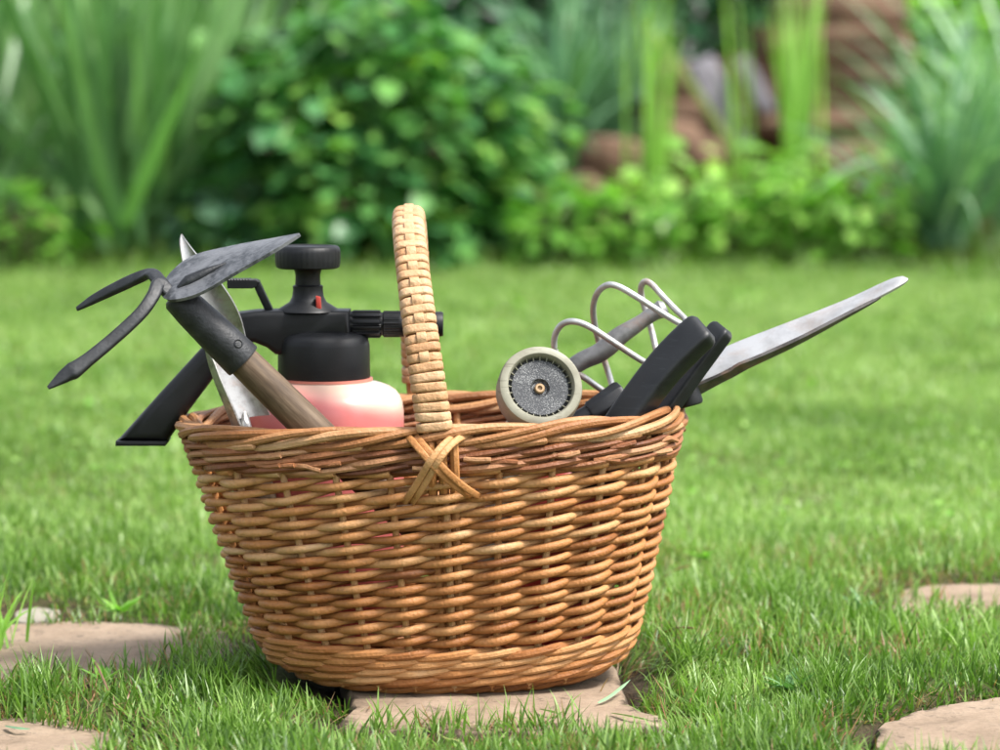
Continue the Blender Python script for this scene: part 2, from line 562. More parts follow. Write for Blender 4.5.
M_GREY_STONE = stone_mat('grey_stone', (0.12, 0.115, 0.13), (0.20, 0.192, 0.215), (0.28, 0.27, 0.30))

# ================================================================== WICKER BASKET
RATIO = 0.62
ZK = [-0.01, 0.004, 0.015, 0.036, 0.0715, 0.116, 0.161, 0.2055, 0.223, 0.25]
AK = [0.138, 0.148, 0.156, 0.166, 0.178, 0.1885, 0.200, 0.2105, 0.2135, 0.217]
SUP = 2.55
# table of equal arc length angle -> parameter
_t = np.linspace(0, 2 * PI, 4001)
_x = np.sign(np.cos(_t)) * np.abs(np.cos(_t)) ** (2 / SUP)
_y = np.sign(np.sin(_t)) * np.abs(np.sin(_t)) ** (2 / SUP) * RATIO
_s = np.concatenate([[0], np.cumsum(np.hypot(np.diff(_x), np.diff(_y)))])
_s /= _s[-1]
NST = 24
S0 = 0.75 + 0.004          # a stake stands at the middle of the front
TILT = math.radians(3.0)   # the basket stands a little turned

def rim_sag(x, z):
    return 0.011 * abs(x / 0.16) ** 2.4 * max(0.0, 1 - z / 0.16) + 0.005 * (x / 0.22) * min(1, max(0, z / 0.22))

def wall(s, z, off=0.0):
    """point of the basket wall: s in turns round the basket (0.75 = front), z height, off outward"""
    f = (s % 1.0)
    x = float(np.interp(f, _s, _x)); y = float(np.interp(f, _s, _y))
    e = 1e-3
    x2 = float(np.interp((f + e) % 1, _s, _x)); y2 = float(np.interp((f + e) % 1, _s, _y))
    x1 = float(np.interp((f - e) % 1, _s, _x)); y1 = float(np.interp((f - e) % 1, _s, _y))
    nx, ny = (y2 - y1), -(x2 - x1)
    l = math.hypot(nx, ny) or 1
    a = float(np.interp(z, ZK, AK))
    cx = -0.0475 - 0.0125 * z / 0.22
    X = x * a + nx / l * off
    Y = y * a + ny / l * off
    ct, st = math.cos(TILT), math.sin(TILT)
    return Vector((cx + X * ct - Y * st, X * st + Y * ct, z + 0.004 + rim_sag(X, z)))

bk = thing('wicker_basket', 'oval golden brown willow basket full of garden tools, with one arched handle', 'basket', (-0.0475, 0.0, 0.0))

# stakes
for k in range(NST):
    s = S0 + k / NST
    mb = MB()
    zs = np.linspace(0.0, 0.222, 9)
    jit = rng.normal(0, 0.0009)
    tube(mb, [wall(s + jit * (1 - z / .22) / 1, z, 0.0012) for z in zs], [0.0031] * 9, 8, rnd=float(rng.uniform(0.55, 0.95)))
    mb.build('stake', M_WILLOW, bk)

# side weave: French randing, each rod climbs one level per stake
mb = MB()
ZLO, ZHI = 0.041, 0.199
NL = 27
R = (ZHI - ZLO) / NL
for j in range(NST):
    for part in (0, 1):
        m0, m1 = 0.0, NL
        if part: continue
        col = float(np.clip(rng.normal(0.55, 0.17), 0.05, 1.0))
        rad = rng.uniform(0.0035, 0.0041)
        cut = rng.integers(7, 21)
        path, rr, cc = [], [], []
        drift = rng.normal(0, 0.06, NL + 2)
        zj = rng.normal(0, 0.0009, NL + 2)
        for q in range(NL * 12 + 1):
            m = q / 12
            c = math.cos(PI * m)
            off = 0.0078 * (0.13 - 0.9 * c)
            i = int(m); w = m - i
            z = ZLO + m * R + zj[i] * (1 - w) + zj[i + 1] * w
            path.append(wall(S0 + (j + m) / NST, z, off))
            rr.append(rad * (1.04 - 0.12 * m / NL) * (1 + 0.05 * math.sin(m * 2.3 + j)) * (0.88 - 0.14 * c - 0.05 * (1 - c * c)))
            cc.append(float(np.clip(col + drift[i] * (1 - w) + drift[i + 1] * w + (0.10 if m > cut else 0), 0, 1)))
        # two rods: the second is let in where the first runs out behind a stake
        k = int(cut) // 2 * 2 * 12
        tube(mb, path[:k + 9], rr[:k + 9], 10, rnd=cc[:k + 9])
        c2 = float(np.clip(rng.normal(0.58, 0.14), 0.1, 0.95)) - col
        tube(mb, path[k - 4:], [x * 1.04 for x in rr[k - 4:]], 10, rnd=[float(np.clip(x + c2, 0, 1)) for x in cc[k - 4:]])
mb.build('side_weave', M_WILLOW, bk)

# upper waling, thin reddish rods
mb = MB()
for row, zc in enumerate((0.2015, 0.2085, 0.2150)):
    for k in range(3):
        path, rr, cc = [], [], []
        col = rng.uniform(0.25, 0.7)
        n = NST * 10
        ph = rng.uniform(0, 1)
        for q in range(n + 1):
            u = q / 10
            a = 2 * PI * (u - k) / 3
            off = 0.0035 + 0.0068 * math.cos(a)
            z = zc + 0.0030 * math.sin(a) + 0.0008 * math.sin(u * 1.7 + row)
            path.append(wall(0.25 + u / NST, z, off))
            rr.append(0.0029 + 0.0006 * math.sin(u * 0.9 + ph * 6 + k))
            cc.append(float(np.clip(col + 0.25 * math.sin(u * 0.55 + ph * 6), 0, 1)))
        tube(mb, path, rr, 7, rnd=cc)
# loose rod ends that stick out of the band
for i in range(16):
    s = rng.uniform(0.52, 1.0); z = rng.uniform(0.202, 0.216)
    pa = [wall(s + t * 0.02, z + 0.004 * t * rng.uniform(-1, 1), 0.009 + 0.004 * t) for t in (0, 0.5, 1.0)]
    tube(mb, pa, [0.0026, 0.0025, 0.0022], 7, rnd=float(rng.uniform(0.3, 1)))
mb.build('upper_waling', M_WILLOW_RED, bk)

# rim border
mb = MB()
NS = 6
for k in range(NS):
    path, rr, cc = [], [], []
    n = 360
    turns = 4
    col = float(rng.uniform(0.35, 0.85)); ph = rng.uniform(0, 6)
    for q in range(n):
        s = q / n
        a = 2 * PI * (turns * s + k / NS)
        ra = 0.0088 + 0.0022 * math.sin(2 * PI * 9 * s + ph)
        p = wall(s, 0.2285 + 0.0066 * math.sin(a) + 0.0020 * math.sin(2 * PI * 7 * s + ph * 1.7), 0.002 + ra * math.cos(a))
        path.append(p)
        rr.append(0.0037 + 0.0005 * math.sin(2 * PI * 5 * s + ph))
        cc.append(float(np.clip(col + 0.22 * math.sin(2 * PI * 4 * s + ph * 2), 0, 1)))
    tube(mb, path, rr, 8, closed=True, rnd=cc)
for i in range(5):   # cut ends
    s = (0.585, 0.665, 0.80, 0.875, 0.93)[i]
    pa = [wall(s + t * 0.03, 0.2190 + 0.0035 * t, 0.0065 + 0.0045 * t) for t in (0, 0.5, 0.93, 0.98, 1.0)]
    tube(mb, pa, [0.003, 0.0035, 0.0034, 0.0029, 0.0016], 8, rnd=float(rng.uniform(0.6, 1)))
mb.build('rim_border', M_WILLOW_RIM, bk)

# base waling and foot border
mb = MB()
for row, zc in enumerate((0.010, 0.0185, 0.0265, 0.034)):
    for k in range(3):
        path, rr, cc = [], [], []
        n = NST * 10
        ph = rng.uniform(0, 6); col = rng.uniform(0.32, 0.68)
        for q in range(n + 1):
            u = q / 10
            a = 2 * PI * (u - k + row * .7) / 3
            path.append(wall(0.25 + u / NST, zc + 0.0024 * math.sin(a), 0.0045 + 0.0058 * math.cos(a)))
            rr.append(0.0036 + 0.0005 * math.sin(u * 0.7 + ph))
            cc.append(float(np.clip(col + 0.2 * math.sin(u * 0.5 + ph), 0, 1)))
        tube(mb, path, rr, 8, rnd=cc)
mb.build('base_waling', M_WILLOW, bk)
mb = MB()
for k in range(3):
    path, cc = [], []
    for q in range(240):
        s = q / 240
        a = 2 * PI * (8 * s + k / 3)
        path.append(wall(s, 0.0015 + 0.003 * math.sin(a), -0.003 + 0.004 * math.cos(a)))
        cc.append(0.35 + 0.2 * math.sin(12 * s + k))
    tube(mb, path, 0.0033, 8, closed=True, rnd=cc)
mb.build('foot_border', M_WILLOW, bk)
mb = MB()
ring = []
for lv, zz in enumerate((0.006, 0.011)):
    for q in range(72):
        ring.append(wall(q / 72, 0.004, -0.004) + Vector((0, 0, zz)))
mb.add(ring, [tuple(range(71, -1, -1)), tuple(range(72, 144))] + [(q, (q + 1) % 72, 72 + (q + 1) % 72, 72 + q) for q in range(72)], 0.4)
for i in range(9):
    k = 0.12 + 0.095 * i
    path = []
    for q in range(120):
        w = wall(q / 120, 0.004, 0) - Vector((-0.0475, 0, 0))
        path.append(Vector((-0.0475 + w.x * k, w.y * k, w.z * 0.4 + 0.015 + 0.002 * math.sin(q / 120 * 2 * PI * 10 + i * PI))))
    tube(mb, path, 0.0038, 6, closed=True, rnd=float(rng.uniform(0.3, 0.7)))
mb.build('woven_base', M_WILLOW, bk)

# handle
HZ = 0.2355
front_foot = wall(S0 - 0.0012, HZ, 0.0085); back_foot = wall(0.25 - 0.012, HZ, 0.004)
SPAN = (back_foot.y - front_foot.y) / 2
def hpath(phi):
    y = (front_foot.y + back_foot.y) / 2 - SPAN * math.cos(phi)
    z = HZ + 0.1795 * math.sin(phi) ** 0.92
    k = (z - HZ) / 0.1795
    x = (-0.0548 + (-0.0815 + 0.0548) * k) if phi < PI / 2 else (-0.0770 + (-0.0815 + 0.0770) * k)
    return Vector((x, y, z))
phis = np.linspace(0.01, PI - 0.01, 241)
pts = [hpath(p) for p in phis]
L = [0.0]
for i in range(1, len(pts)):
    L.append(L[-1] + (pts[i] - pts[i - 1]).length)
Ltot = L[-1]
def hat(d):
    d = min(max(d, 0), Ltot)
    phi = float(np.interp(d, L, phis))
    p = hpath(phi)
    t = (hpath(phi + 0.01) - hpath(phi - 0.01)).normalized()
    side = Vector((1, 0, 0)); side = (side - t * side.dot(t)).normalized()
    outn = side.cross(t).normalized()
    if outn.dot(p - Vector((-0.07, 0, 0.22))) < 0:
        outn = -outn
    return p, t, side, outn
handle = MB()
for dx in (-0.0072, 0.0, 0.0072):
    path = []
    for k in range(9):     # the core rods run down beside the stakes to the base
        z = 0.02 + (0.222 - 0.02) * k / 8
        w = wall(S0 - 0.0012 + dx * 1.2, z, -0.004 if z < 0.19 else 0.012)
        path.append(w)
    for d in np.linspace(0.004, Ltot - 0.004, 60):
        p, t, sd, o = hat(d)
        path.append(p + sd * dx)
    for k in range(9):
        z = 0.222 - (0.222 - 0.02) * k / 8
        path.append(wall(0.25 - 0.012 - dx * 1.5, z, -0.004))
    tube(handle, path, 0.0042, 8, rnd=0.6 + dx * 8)
hobj = handle.build('handle', M_WILLOW, bk)
wr = MB()
HW, HT = 0.0135, 0.0068
step = 0.0083
nw = int((Ltot - 0.008) / step)
ovr = lambda k: k > 5 and k < nw - 6 and (k % 2 == 1)
for k in range(nw):
    d = 0.004 + k * step
    p, t, sd, o = hat(d)
    tw = rng.normal(0, 0.05)
    tap = 1.0 - 0.10 * math.sin(PI * d / Ltot)
    lift = -0.0004 if ovr(k) else 0.0006
    loop = []
    tt = (t + sd * tw * 0.5).normalized()
    for a, b in rrect(HW * tap, HT, HT * 0.9, 5):
        loop.append(p + sd * a + o * (b + (lift if b > 0 else 0)) + t * (a * tw))
    sweep(wr, loop, rrect(0.0040, 0.0021, 0.0020, 3), up=None if False else [ (q - p - t * (q - p).dot(t)).normalized() for q in loop], closed=True, rnd=float(np.clip(rng.normal(0.55, 0.16), 0.1, 1)))
wr.build('wrapping', M_WILLOW_PALE, hobj)
wl = MB()
path, ups = [], []
for q in range((nw - 9) * 4):
    k = 5 + q / 4
    d = 0.004 + k * step
    p, t, sd, o = hat(d)
    k0 = int(math.floor(k)); w = k - k0
    h0 = 0.0034 if ovr(k0) else -0.0016
    h1 = 0.0034 if ovr(k0 + 1) else -0.0016
    w = w * w * (3 - 2 * w)
    path.append(p + o * (HT + h0 * (1 - w) + h1 * w)); ups.append(o)
sweep(wl, path, rrect(0.0042, 0.0009, 0.0008, 2), up=ups, rnd=0.6)
wl.build('woven_strip', M_WILLOW_PALE, hobj)
# lashing cross at the front foot
def lash(pxs, name='lashing'):
    mb_ = MB()
    for dx in (-0.0032, 0.0035):
        path = []
        for (px, py, y) in pxs:
            q = P(px, py, y); q.x += dx
            path.append(q)
        path = catmull(path, 6)
        sweep(mb_, path, rrect(0.0030, 0.0017, 0.0015, 3), up=(0, -1, 0.15), rnd=float(rng.uniform(0.5, 0.85)))
    mb_.build(name, M_WILLOW, hobj)
lash([(407, 433, -0.126), (414, 439, -0.146), (426, 453, -0.159), (440, 469, -0.160), (454, 482, -0.153), (466, 491, -0.146), (474, 496, -0.130)])
lash([(408, 502, -0.130), (414, 494, -0.145), (424, 478, -0.154), (434, 461, -0.1625), (446, 446, -0.157), (458, 437, -0.143), (468, 436, -0.126)])

# ================================================================== SPRAYER
YS = 0.02
k = sc(YS)
axis_x = P(326, 400, YS).x
base_z = 0.028
spr = thing('pressure_sprayer', 'pump pressure sprayer with black head and pink and cream bottle, standing left in the basket', 'sprayer', (axis_x, YS, base_z))
zz = lambda py: P(326, py, YS).z
mb = MB()
prof = [(base_z, 0.058), (base_z + 0.002, 0.064), (base_z + 0.010, 0.0695)]
prof += [(zz(425), 0.0705), (zz(410), 0.0703), (zz(402), 0.0692), (zz(396), 0.0672), (zz(390), 0.0630), (zz(386), 0.0575), (zz(383), 0.050), (zz(381), 0.042), (zz(379), 0.0415)]
lathe(mb, (axis_x, YS, 0), (0, 0, 1), prof, 64)
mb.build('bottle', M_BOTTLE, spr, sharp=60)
mb = MB()
lathe(mb, (axis_x, YS, 0), (0, 0, 1), [(zz(380), 0.0415), (zz(380), 0.0424), (zz(377.5), 0.0424), (zz(377.5), 0.040)], 48)
mb.build('seal_ring', M_ORANGE, spr)
mb = MB()
cx2 = P(324, 360, YS).x
lathe(mb, (cx2, YS, 0), (0, 0, 1), [(zz(377.5), 0.0395), (zz(377), 0.0415), (zz(376), 0.0418), (zz(345), 0.0414), (zz(338), 0.040), (zz(334), 0.036), (zz(331), 0.028)], 64)
mb.build('collar', M_BLACK, spr)
mb = MB()
px = lambda pts, y: [P(a, b, y) for a, b in pts]
prism(mb, px([(214, 338), (224, 322), (236, 312.5), (258, 309.8), (300, 309), (350, 309.5), (351, 336), (340, 338), (330, 336), (318, 337), (300, 344), (284, 353), (277, 353), (268, 346), (256, 341), (236, 342)], YS), 0.040, 0.005, 3)
mb.build('head', M_BLACK, spr)
mb = MB()
prism(mb, px([(244, 313), (226, 326), (205, 344), (160, 393), (119, 439), (168, 440.5), (190, 409), (214, 377), (228, 353), (240, 341)], YS), 0.031, 0.009, 3)
grip = mb.build('grip', M_BLACK, spr)
mb = MB()
prism(mb, px([(118, 439), (117.5, 444), (167, 444), (169.5, 439.5)], YS), 0.034, 0.0015, 2)
mb.build('end_lip', M_BLACK, grip)
# pump
pcx = P(308, 300, YS).x
pm = MB()
lathe(pm, (pcx, YS, 0), (0, 0, 1), [(zz(311), 0.028), (zz(308.5), 0.0265), (zz(302), 0.017), (zz(297), 0.0145), (zz(290), 0.0135), (zz(286), 0.0138), (zz(284.5), 0.0115), (zz(275), 0.0112), (zz(270), 0.0125), (zz(266), 0.0150)], 40)
pump = pm.build('pump_shaft', M_BLACK, spr)
pm = MB()
rib = lambda r: (lambda t: r + 0.00018 * math.cos(t * 36))
lathe(pm, (pcx, YS, 0), (0, 0, 1), [(zz(268.5), 0.026), (zz(267), 0.0285), (zz(263), rib(0.0292)), (zz(252), rib(0.0295)), (zz(248), 0.0288), (zz(246), 0.027), (zz(245.3), 0.0235), (zz(246.5), 0.022)], 144)
pm.build('pump_knob', M_BLACK, pump)
pm = MB()
prism(pm, px([(316, 296), (320.5, 297), (321.5, 309), (316.5, 309)], YS - 0.0175), 0.008, 0.001)
pm.build('safety_valve', M_RED, spr)
# trigger
mb = MB()
prism(mb, px([(252, 282), (259, 279.5), (264, 290), (274, 311), (266, 312)], YS), 0.010, 0.0012)
tpoly = [(228, 288), (227.5, 279.5)]
for i in range(8):
    tpoly += [(229 + i * 2.9, 278.0), (230.6 + i * 2.9, 279.2)]
tpoly += [(256, 279), (260, 281), (258, 286), (253, 288)]
prism(mb, px(tpoly, YS), 0.016, 0.0006, 1)
mb.build('trigger', M_BLACK, spr)
# nozzle
nb = P(346, 324, YS)
mb = MB()
ribs = lambda r, d, n: (lambda t: r - d * (0.5 - 0.5 * math.copysign(abs(math.cos(t * n / 2)) ** 0.4, math.cos(t * n))))
L0 = lambda p: (p - 346) * k
lathe(mb, nb, (1, 0, 0), [(L0(346), 0.0115), (L0(352), 0.0118), (L0(354), ribs(0.0128, 0.0022, 12)), (L0(380), ribs(0.0128, 0.0022, 12)), (L0(381.5), 0.0105), (L0(384), 0.0105)], 120)
noz = mb.build('nozzle_barrel', M_BLACK, spr)
mb = MB()
lathe(mb, nb, (1, 0, 0), [(L0(383), 0.0105), (L0(384), ribs(0.0120, 0.0007, 34)), (L0(399), ribs(0.0120, 0.0007, 34)), (L0(400), 0.0118), (L0(405), 0.0115), (L0(407), 0.0100), (L0(429), 0.0092), (L0(430), 0.0112), (L0(442), 0.0112), (L0(443.5), 0.0104), (L0(443.5), 0.004), (L0(441), 0.003)], 136)
mb.build('nozzle_tip', M_BLACK, noz)

# ================================================================== HOE (hand cultivator)
hoe = thing('garden_hoe', 'wooden handled hand hoe with dark leaf blade and two prongs over the left rim', 'hand hoe', tuple(P(420, 540, -0.06)))
ha, hb, hc = P(178, 298, -0.125), P(243, 361, -0.118), P(330, 446, -0.104)
hend = hc + (hc - hb).normalized() * 0.11 + Vector((0, 0.025, 0))
mb = MB()
path = [hb + (ha - hb) * 0.12] + catmull([hb, hc, hend], 8)
tube(mb, path, [0.0135, 0.0140, 0.0143, 0.0146, 0.0148, 0.0150, 0.0151, 0.0151, 0.0151] + [0.0150] * (len(path) - 9), 24)
mb.build('handle', M_WOOD, hoe)
mb = MB()
d = (hb - ha).normalized()
lathe(mb, ha - d * 0.004, d, [(0.0, 0.0105), (0.003, 0.0135), (0.02, 0.0150), (0.05, 0.0163), ((hb - ha).length + 0.003, 0.0172), ((hb - ha).length + 0.0045, 0.0168), ((hb - ha).length + 0.0045, 0.0145)], 40)
ferr = mb.build('socket', M_IRON_DARK, hoe)
mb = MB()
rp = P(240, 340, -0.118)
rn = Vector((0.45, -0.8, 0.35)).normalized()
ax = ha + d * (rp - ha).dot(d)
rp = ax + (rn - d * rn.dot(d)).normalized() * 0.0155
lathe(mb, rp, (rn - d * rn.dot(d)), [(0, 0.0042), (0.0012, 0.0042), (0.0018, 0.0034), (0.0010, 0.0026), (0.0010, 0.0010)], 20)
mb.build('rivet', M_IRON_DARK, ferr)
mb = MB()
low = [P(163, 297, -0.128), P(172, 301, -0.146), P(200, 294, -0.152), P(240, 271, -0.152), P(275, 251, -0.148), P(299, 236, -0.138)]
upp = [P(162, 292, -0.118), P(170, 275, -0.098), P(193, 257, -0.082), P(232, 247, -0.082), P(270, 240, -0.100), P(300, 234.5, -0.136)]
plate(mb, low, upp, 0.0028, camber=-0.05, nv=8, nu=30, cam_dir=Vector((0, -0.4, -0.9)))
mb.build('blade', M_IRON, hoe)
mb = MB()   # forged spine on the blade
sp = catmull([P(178, 288, -0.133), P(188, 281, -0.131), P(200, 275, -0.131), P(212, 269, -0.129), P(226, 263, -0.126)], 5)
sweep(mb, sp, circle(12), scale=[(x, x * 0.8) for x in np.interp(np.linspace(0, 1, len(sp)), [0, .25, .6, 1], [0.002, 0.0055, 0.004, 0.0008])])
mb.build('blade_spine', M_IRON_DARK, hoe)
def prong(pts, wid, name='prong'):
    mb_ = MB()
    path = catmull([P(a, b, y) for a, b, y in pts], 6)
    w = np.interp(np.linspace(0, 1, len(path)), np.linspace(0, 1, len(wid)), wid)
    sweep(mb_, path, rrect(1, 0.62, 0.45, 3), scale=list(map(float, w)), up=(0.3, -0.75, 0.6))
    mb_.build(name, M_IRON_DARK, hoe)
prong([(168, 292, -.125), (159, 281, -.112), (152, 274, -.100), (140, 277, -.090), (118, 287, -.080), (96, 298, -.072), (77, 309, -.066)], [0.0062, 0.0062, 0.006, 0.0056, 0.0056, 0.0056, 0.0050, 0.0040, 0.0020])
prong([(170, 294, -.127), (159, 284, -.128), (153, 296, -.140), (140, 314, -.152), (112, 340, -.165), (80, 366, -.178), (66, 375, -.182), (48, 388, -.188)], [0.0062, 0.006, 0.0058, 0.0056, 0.0055, 0.0055, 0.0058, 0.0075, 0.0055, 0.0016])

# ================================================================== TROWEL
trw = thing('hand_trowel', 'bright steel hand trowel with pointed blade upward, behind the wooden hoe handle', 'trowel', tuple(P(262, 520, -0.03)))
mb = MB()
yt = -0.045
LA = [P(181, 234, yt), P(180, 246, yt - .004), P(186, 280, yt - .008), P(198, 325, yt - .012), P(208, 352, yt - .014), P(221, 385, yt - .016), P(238, 419, yt - .016)]
RA = [P(181.5, 234, yt), P(194, 251, yt - .004), P(221, 283, yt - .006), P(238, 311, yt - .008), P(246, 338, yt - .008), P(254, 375, yt - .006), P(270, 415, yt - .004)]
plate(mb, LA, RA, 0.0018, camber=0.16, nv=10, nu=36)
mb.build('blade', M_STEEL, trw)
mb = MB()
path = catmull([P(206, 345, yt - .016), P(216, 375, yt - .019), P(227, 402, yt - .020), P(236, 424, yt - .019), P(239, 432, yt - .017)], 6)
sweep(mb, path, rrect(0.0052, 0.0013, 0.001, 2), scale=[(float(a), 1) for a in np.interp(np.linspace(0, 1, len(path)), [0, .15, .8, 1], [0.4, 0.9, 1.2, 0.8])], up=(-0.75, -0.7, -0.12))
mb.build('turned_edge', M_TROWEL_EDGE, trw)
mb = MB()
path = catmull([P(243, 412, yt - .006), P(245, 425, yt - .012), P(248, 440, yt - .008), P(254, 470, yt + .004)], 6)
tube(mb, path, [float(x) for x in np.interp(np.linspace(0, 1, len(path)), [0, .4, 1], [0.004, 0.006, 0.005])], 12)
mb.build('tang', M_STEEL, trw)
mb = MB()
p0, p1 = P(252, 462, yt + .002), P(285, 585, yt + .03)
lathe(mb, p0, p1 - p0, [(0, 0.010), (0.004, 0.012), (0.03, 0.0135), ((p1 - p0).length - 0.01, 0.0145), ((p1 - p0).length, 0.010)], 20)
mb.build('handle', M_WOOD, trw)

# ================================================================== HOSE SPRAY HEAD
yn = -0.108
fc = P(541, 385.5, yn)
nn = Vector((0.13, -0.90, 0.42)).normalized()
hs = thing('hose_nozzle', 'round beige hose spray head with speckled grey face, resting on the front rim', 'spray head', tuple(fc + Vector((0, 0.06, -0.2))))
q = sc(yn)
mb = MB()
lathe(mb, fc, nn, [(-0.075, 0.010), (-0.062, 0.013), (-0.045, 0.020), (-0.034, 0.0305), (-0.026, 0.0355), (-0.024, 0.0358)], 64, ref=(1, 0, 0))
mb.build('body', M_BEIGE_DIRTY, hs)
mb = MB()
lathe(mb, fc, nn, [(-0.023, 0.0350), (-0.022, 0.0364), (-0.004, 0.0366), (0.000, 0.0356), (0.0012, 0.0335), (0.0010, 0.0295), (-0.0005, 0.0282), (-0.0115, 0.0276)], 72, caps=False, ref=(1, 0, 0))
mb.build('front_ring', M_BEIGE, hs)
mb = MB()
lathe(mb, fc, nn, [(-0.0125, 0.0279), (-0.0112, 0.0276), (-0.0110, 0.0258), (-0.0062, 0.0252), (-0.0056, 0.0246), (-0.0062, 0.0085), (-0.0095, 0.0066), (-0.0100, 0.0045)], 64, ref=(1, 0, 0))
face = mb.build('spray_plate', M_ROSE, hs)
mb = MB()
lathe(mb, fc, nn, [(-0.0102, 0.0046), (-0.0070, 0.0044), (-0.0062, 0.0036), (-0.0062, 0.0022), (-0.0085, 0.0014)], 24, ref=(1, 0, 0))
mb.build('centre_jet', M_BRASS, face)
mb = MB()
su = (Vector((1, 0, 0)) - nn * nn.x).normalized(); sv = nn.cross(su)
for i in range(28):
    t = 2 * PI * i / 28
    r = su * math.cos(t) + sv * math.sin(t)
    tg = nn.cross(r)
    c0, c1 = fc + r * 0.0250 - nn * 0.0068, fc + r * 0.0282 - nn * 0.0050
    sweep(mb, [c0, c1], rrect(0.0004, 0.0011, 0.0002, 1), up=nn)
mb.build('teeth', M_BEIGE, face)
mb = MB()
path = catmull([fc - nn * 0.070, fc - nn * 0.088 + Vector((-.004, 0, -.004)), fc - nn * 0.10 + Vector((-.012, 0, -.02)), fc - nn * 0.105 + Vector((-.022, -.004, -.07)), fc - nn * 0.105 + Vector((-.03, -.006, -.13))], 6)
tube(mb, path, [float(x) for x in np.interp(np.linspace(0, 1, len(path)), [0, .3, 1], [0.0105, 0.013, 0.0125])], 20)
mb.build('handle', M_BEIGE, hs)

# ================================================================== WIRE CULTIVATOR
wt = thing('wire_weeder', 'grey rod hand weeder with a loop of bent galvanised wire at its head', 'weeder', tuple(P(480, 520, 0.02)))
yw = 0.03
crop = lambda a, b, y: P(540 + a / 4.165, 260 + b / 4.165, yw + y)
mb = MB()
rp_ = [P(452, 486, yw - .02), P(490, 445, yw - .012), P(520, 421, yw - .008)] + [crop(130, 452, 0), crop(250, 385, 0), crop(330, 318, 0), crop(400, 272, 0), crop(470, 225, 0), crop(525, 195, 0)]
path = catmull(rp_, 6)
tube(mb, path, [float(x) for x in np.interp(np.linspace(0, 1, len(path)), [0, .3, .45, .56, .68, .8, .9, .96, 1], [0.0070, .0080, .0086, .0094, .0080, .0066, .0070, .0088, .0055])], 16)
mb.build('rod', M_ROD, wt)
mb = MB()
W = [(60, 365, -.012), (64, 310, -.016), (92, 268, -.022), (140, 256, -.027), (200, 275, -.03), (280, 325, -.03), (370, 385, -.026), (430, 422, -.018), (480, 442, -.006), (496, 428, .008), (486, 385, .02), (465, 295, .028), (440, 210, .03), (424, 155, .030), (421, 112, .027), (438, 90, .024), (466, 102, .02), (510, 150, .013), (565, 207, .004), (606, 250, -.006), (602, 272, -.013), (560, 252, -.02), (480, 203, -.026), (400, 152, -.027), (330, 112, -.024), (282, 104, -.020), (242, 133, -.012), (222, 190, 0), (226, 260, .012), (242, 330, .02), (265, 410, .024), (285, 470, .024), (299, 525, .02), (288, 556, .014), (250, 536, .008), (185, 490, .0), (120, 450, -.006), (80, 410, -.010)]
path = catmull([crop(a, b, y) for a, b, y in W], 5, closed=True)
tube(mb, path, 0.0029, 12, closed=True)
mb.build('wire_loop', M_ZINC, wt)

# ================================================================== SHEARS
sh = thing('grass_shears', 'black handled grass shears with long steel blades, sticking out over the right rim', 'shears', tuple(P(600, 500, -0.03)))
mb = MB()
yh = -0.060
def shear_handle(pts, wa, wb, up, name='handle'):
    mb_ = MB()
    path = catmull([P(a, b, y) for a, b, y in pts], 7)
    u = np.linspace(0, 1, len(path))
    A_ = np.interp(u, [0, .35, .75, .92, .965, .99, 1], [wa * .72, wa * .93, wa, wa, wa * .93, wa * .82, wa * .70])
    B_ = np.interp(u, [0, .35, .75, .92, .965, .99, 1], [wb * .8, wb, wb, wb * .95, wb * .85, wb * .72, wb * .55])
    sweep(mb_, path, rrect(1, 1, 0.34, 4), scale=[(float(a), float(b)) for a, b in zip(A_, B_)], up=up)
    mb_.build(name, M_GRIP, sh)
shear_handle([(556, 512, yh + .02), (596, 462, yh), (632, 410, yh), (664, 368, yh), (690, 341, yh), (706, 327, yh)], 0.0155, 0.0110, (-0.42, -0.76, 0.50))
shear_handle([(584, 512, yh + .05), (624, 461, yh + .036), (662, 412, yh + .034), (692, 370, yh + .034), (713, 341, yh + .034), (724, 327, yh + .034)], 0.0120, 0.0075, (-0.55, -0.62, 0.55))
yb = 0.0
mb = MB()
plate(mb, [P(660, 390, yb + .012), P(690, 370, yb + .012), P(720, 351.5, yb + .012), P(740, 342, yb + .012), P(800, 319, yb + .012), P(850, 299, yb + .010), P(888, 281.5, yb + .006), P(902, 277.3, yb + .002), P(908, 279.5, yb - .002)],
      [P(660, 410, yb - .012), P(690, 388, yb - .014), P(720, 374, yb - .014), P(740, 364, yb - .014), P(800, 337, yb - .014), P(850, 312.5, yb - .013), P(888, 293, yb - .010), P(903, 284.5, yb - .006), P(908, 280.5, yb - .003)], 0.0026, camber=-0.05, nv=8, nu=44, cam_dir=Vector((0, 0.5, -0.8)))
mb.build('blade', M_BLADE, sh)
mb = MB()
plate(mb, [P(655, 412, yb - .012), P(690, 389, yb - .016), P(722, 373.5, yb - .017), P(733, 368.5, yb - .017), P(737, 364.5, yb - .017), P(760, 355.5, yb - .017), P(800, 337.5, yb - .017), P(850, 312, yb - .016), P(880, 297, yb - .012)],
      [P(655, 420, yb - .008), P(690, 399, yb - .008), P(722, 381.5, yb - .009), P(735, 375, yb - .009), P(748, 367.5, yb - .009), P(764, 360, yb - .009), P(800, 342.5, yb - .009), P(850, 315, yb - .011), P(881, 297.4, yb - .0118)], 0.003, camber=0.0, nv=3, nu=44)
mb.build('lower_blade', M_DARKSTEEL, sh)
mb = MB()
kb = P(685, 384, -0.012)
lathe(mb, kb, (0.26, -0.10, -0.95), [(-0.004, 0.008), (0.0, 0.0105), (0.004, 0.0112), (0.017, 0.0118), (0.0195, 0.0112), (0.0205, 0.009)], 32)
mb.build('pivot_knob', M_BLACK, sh)

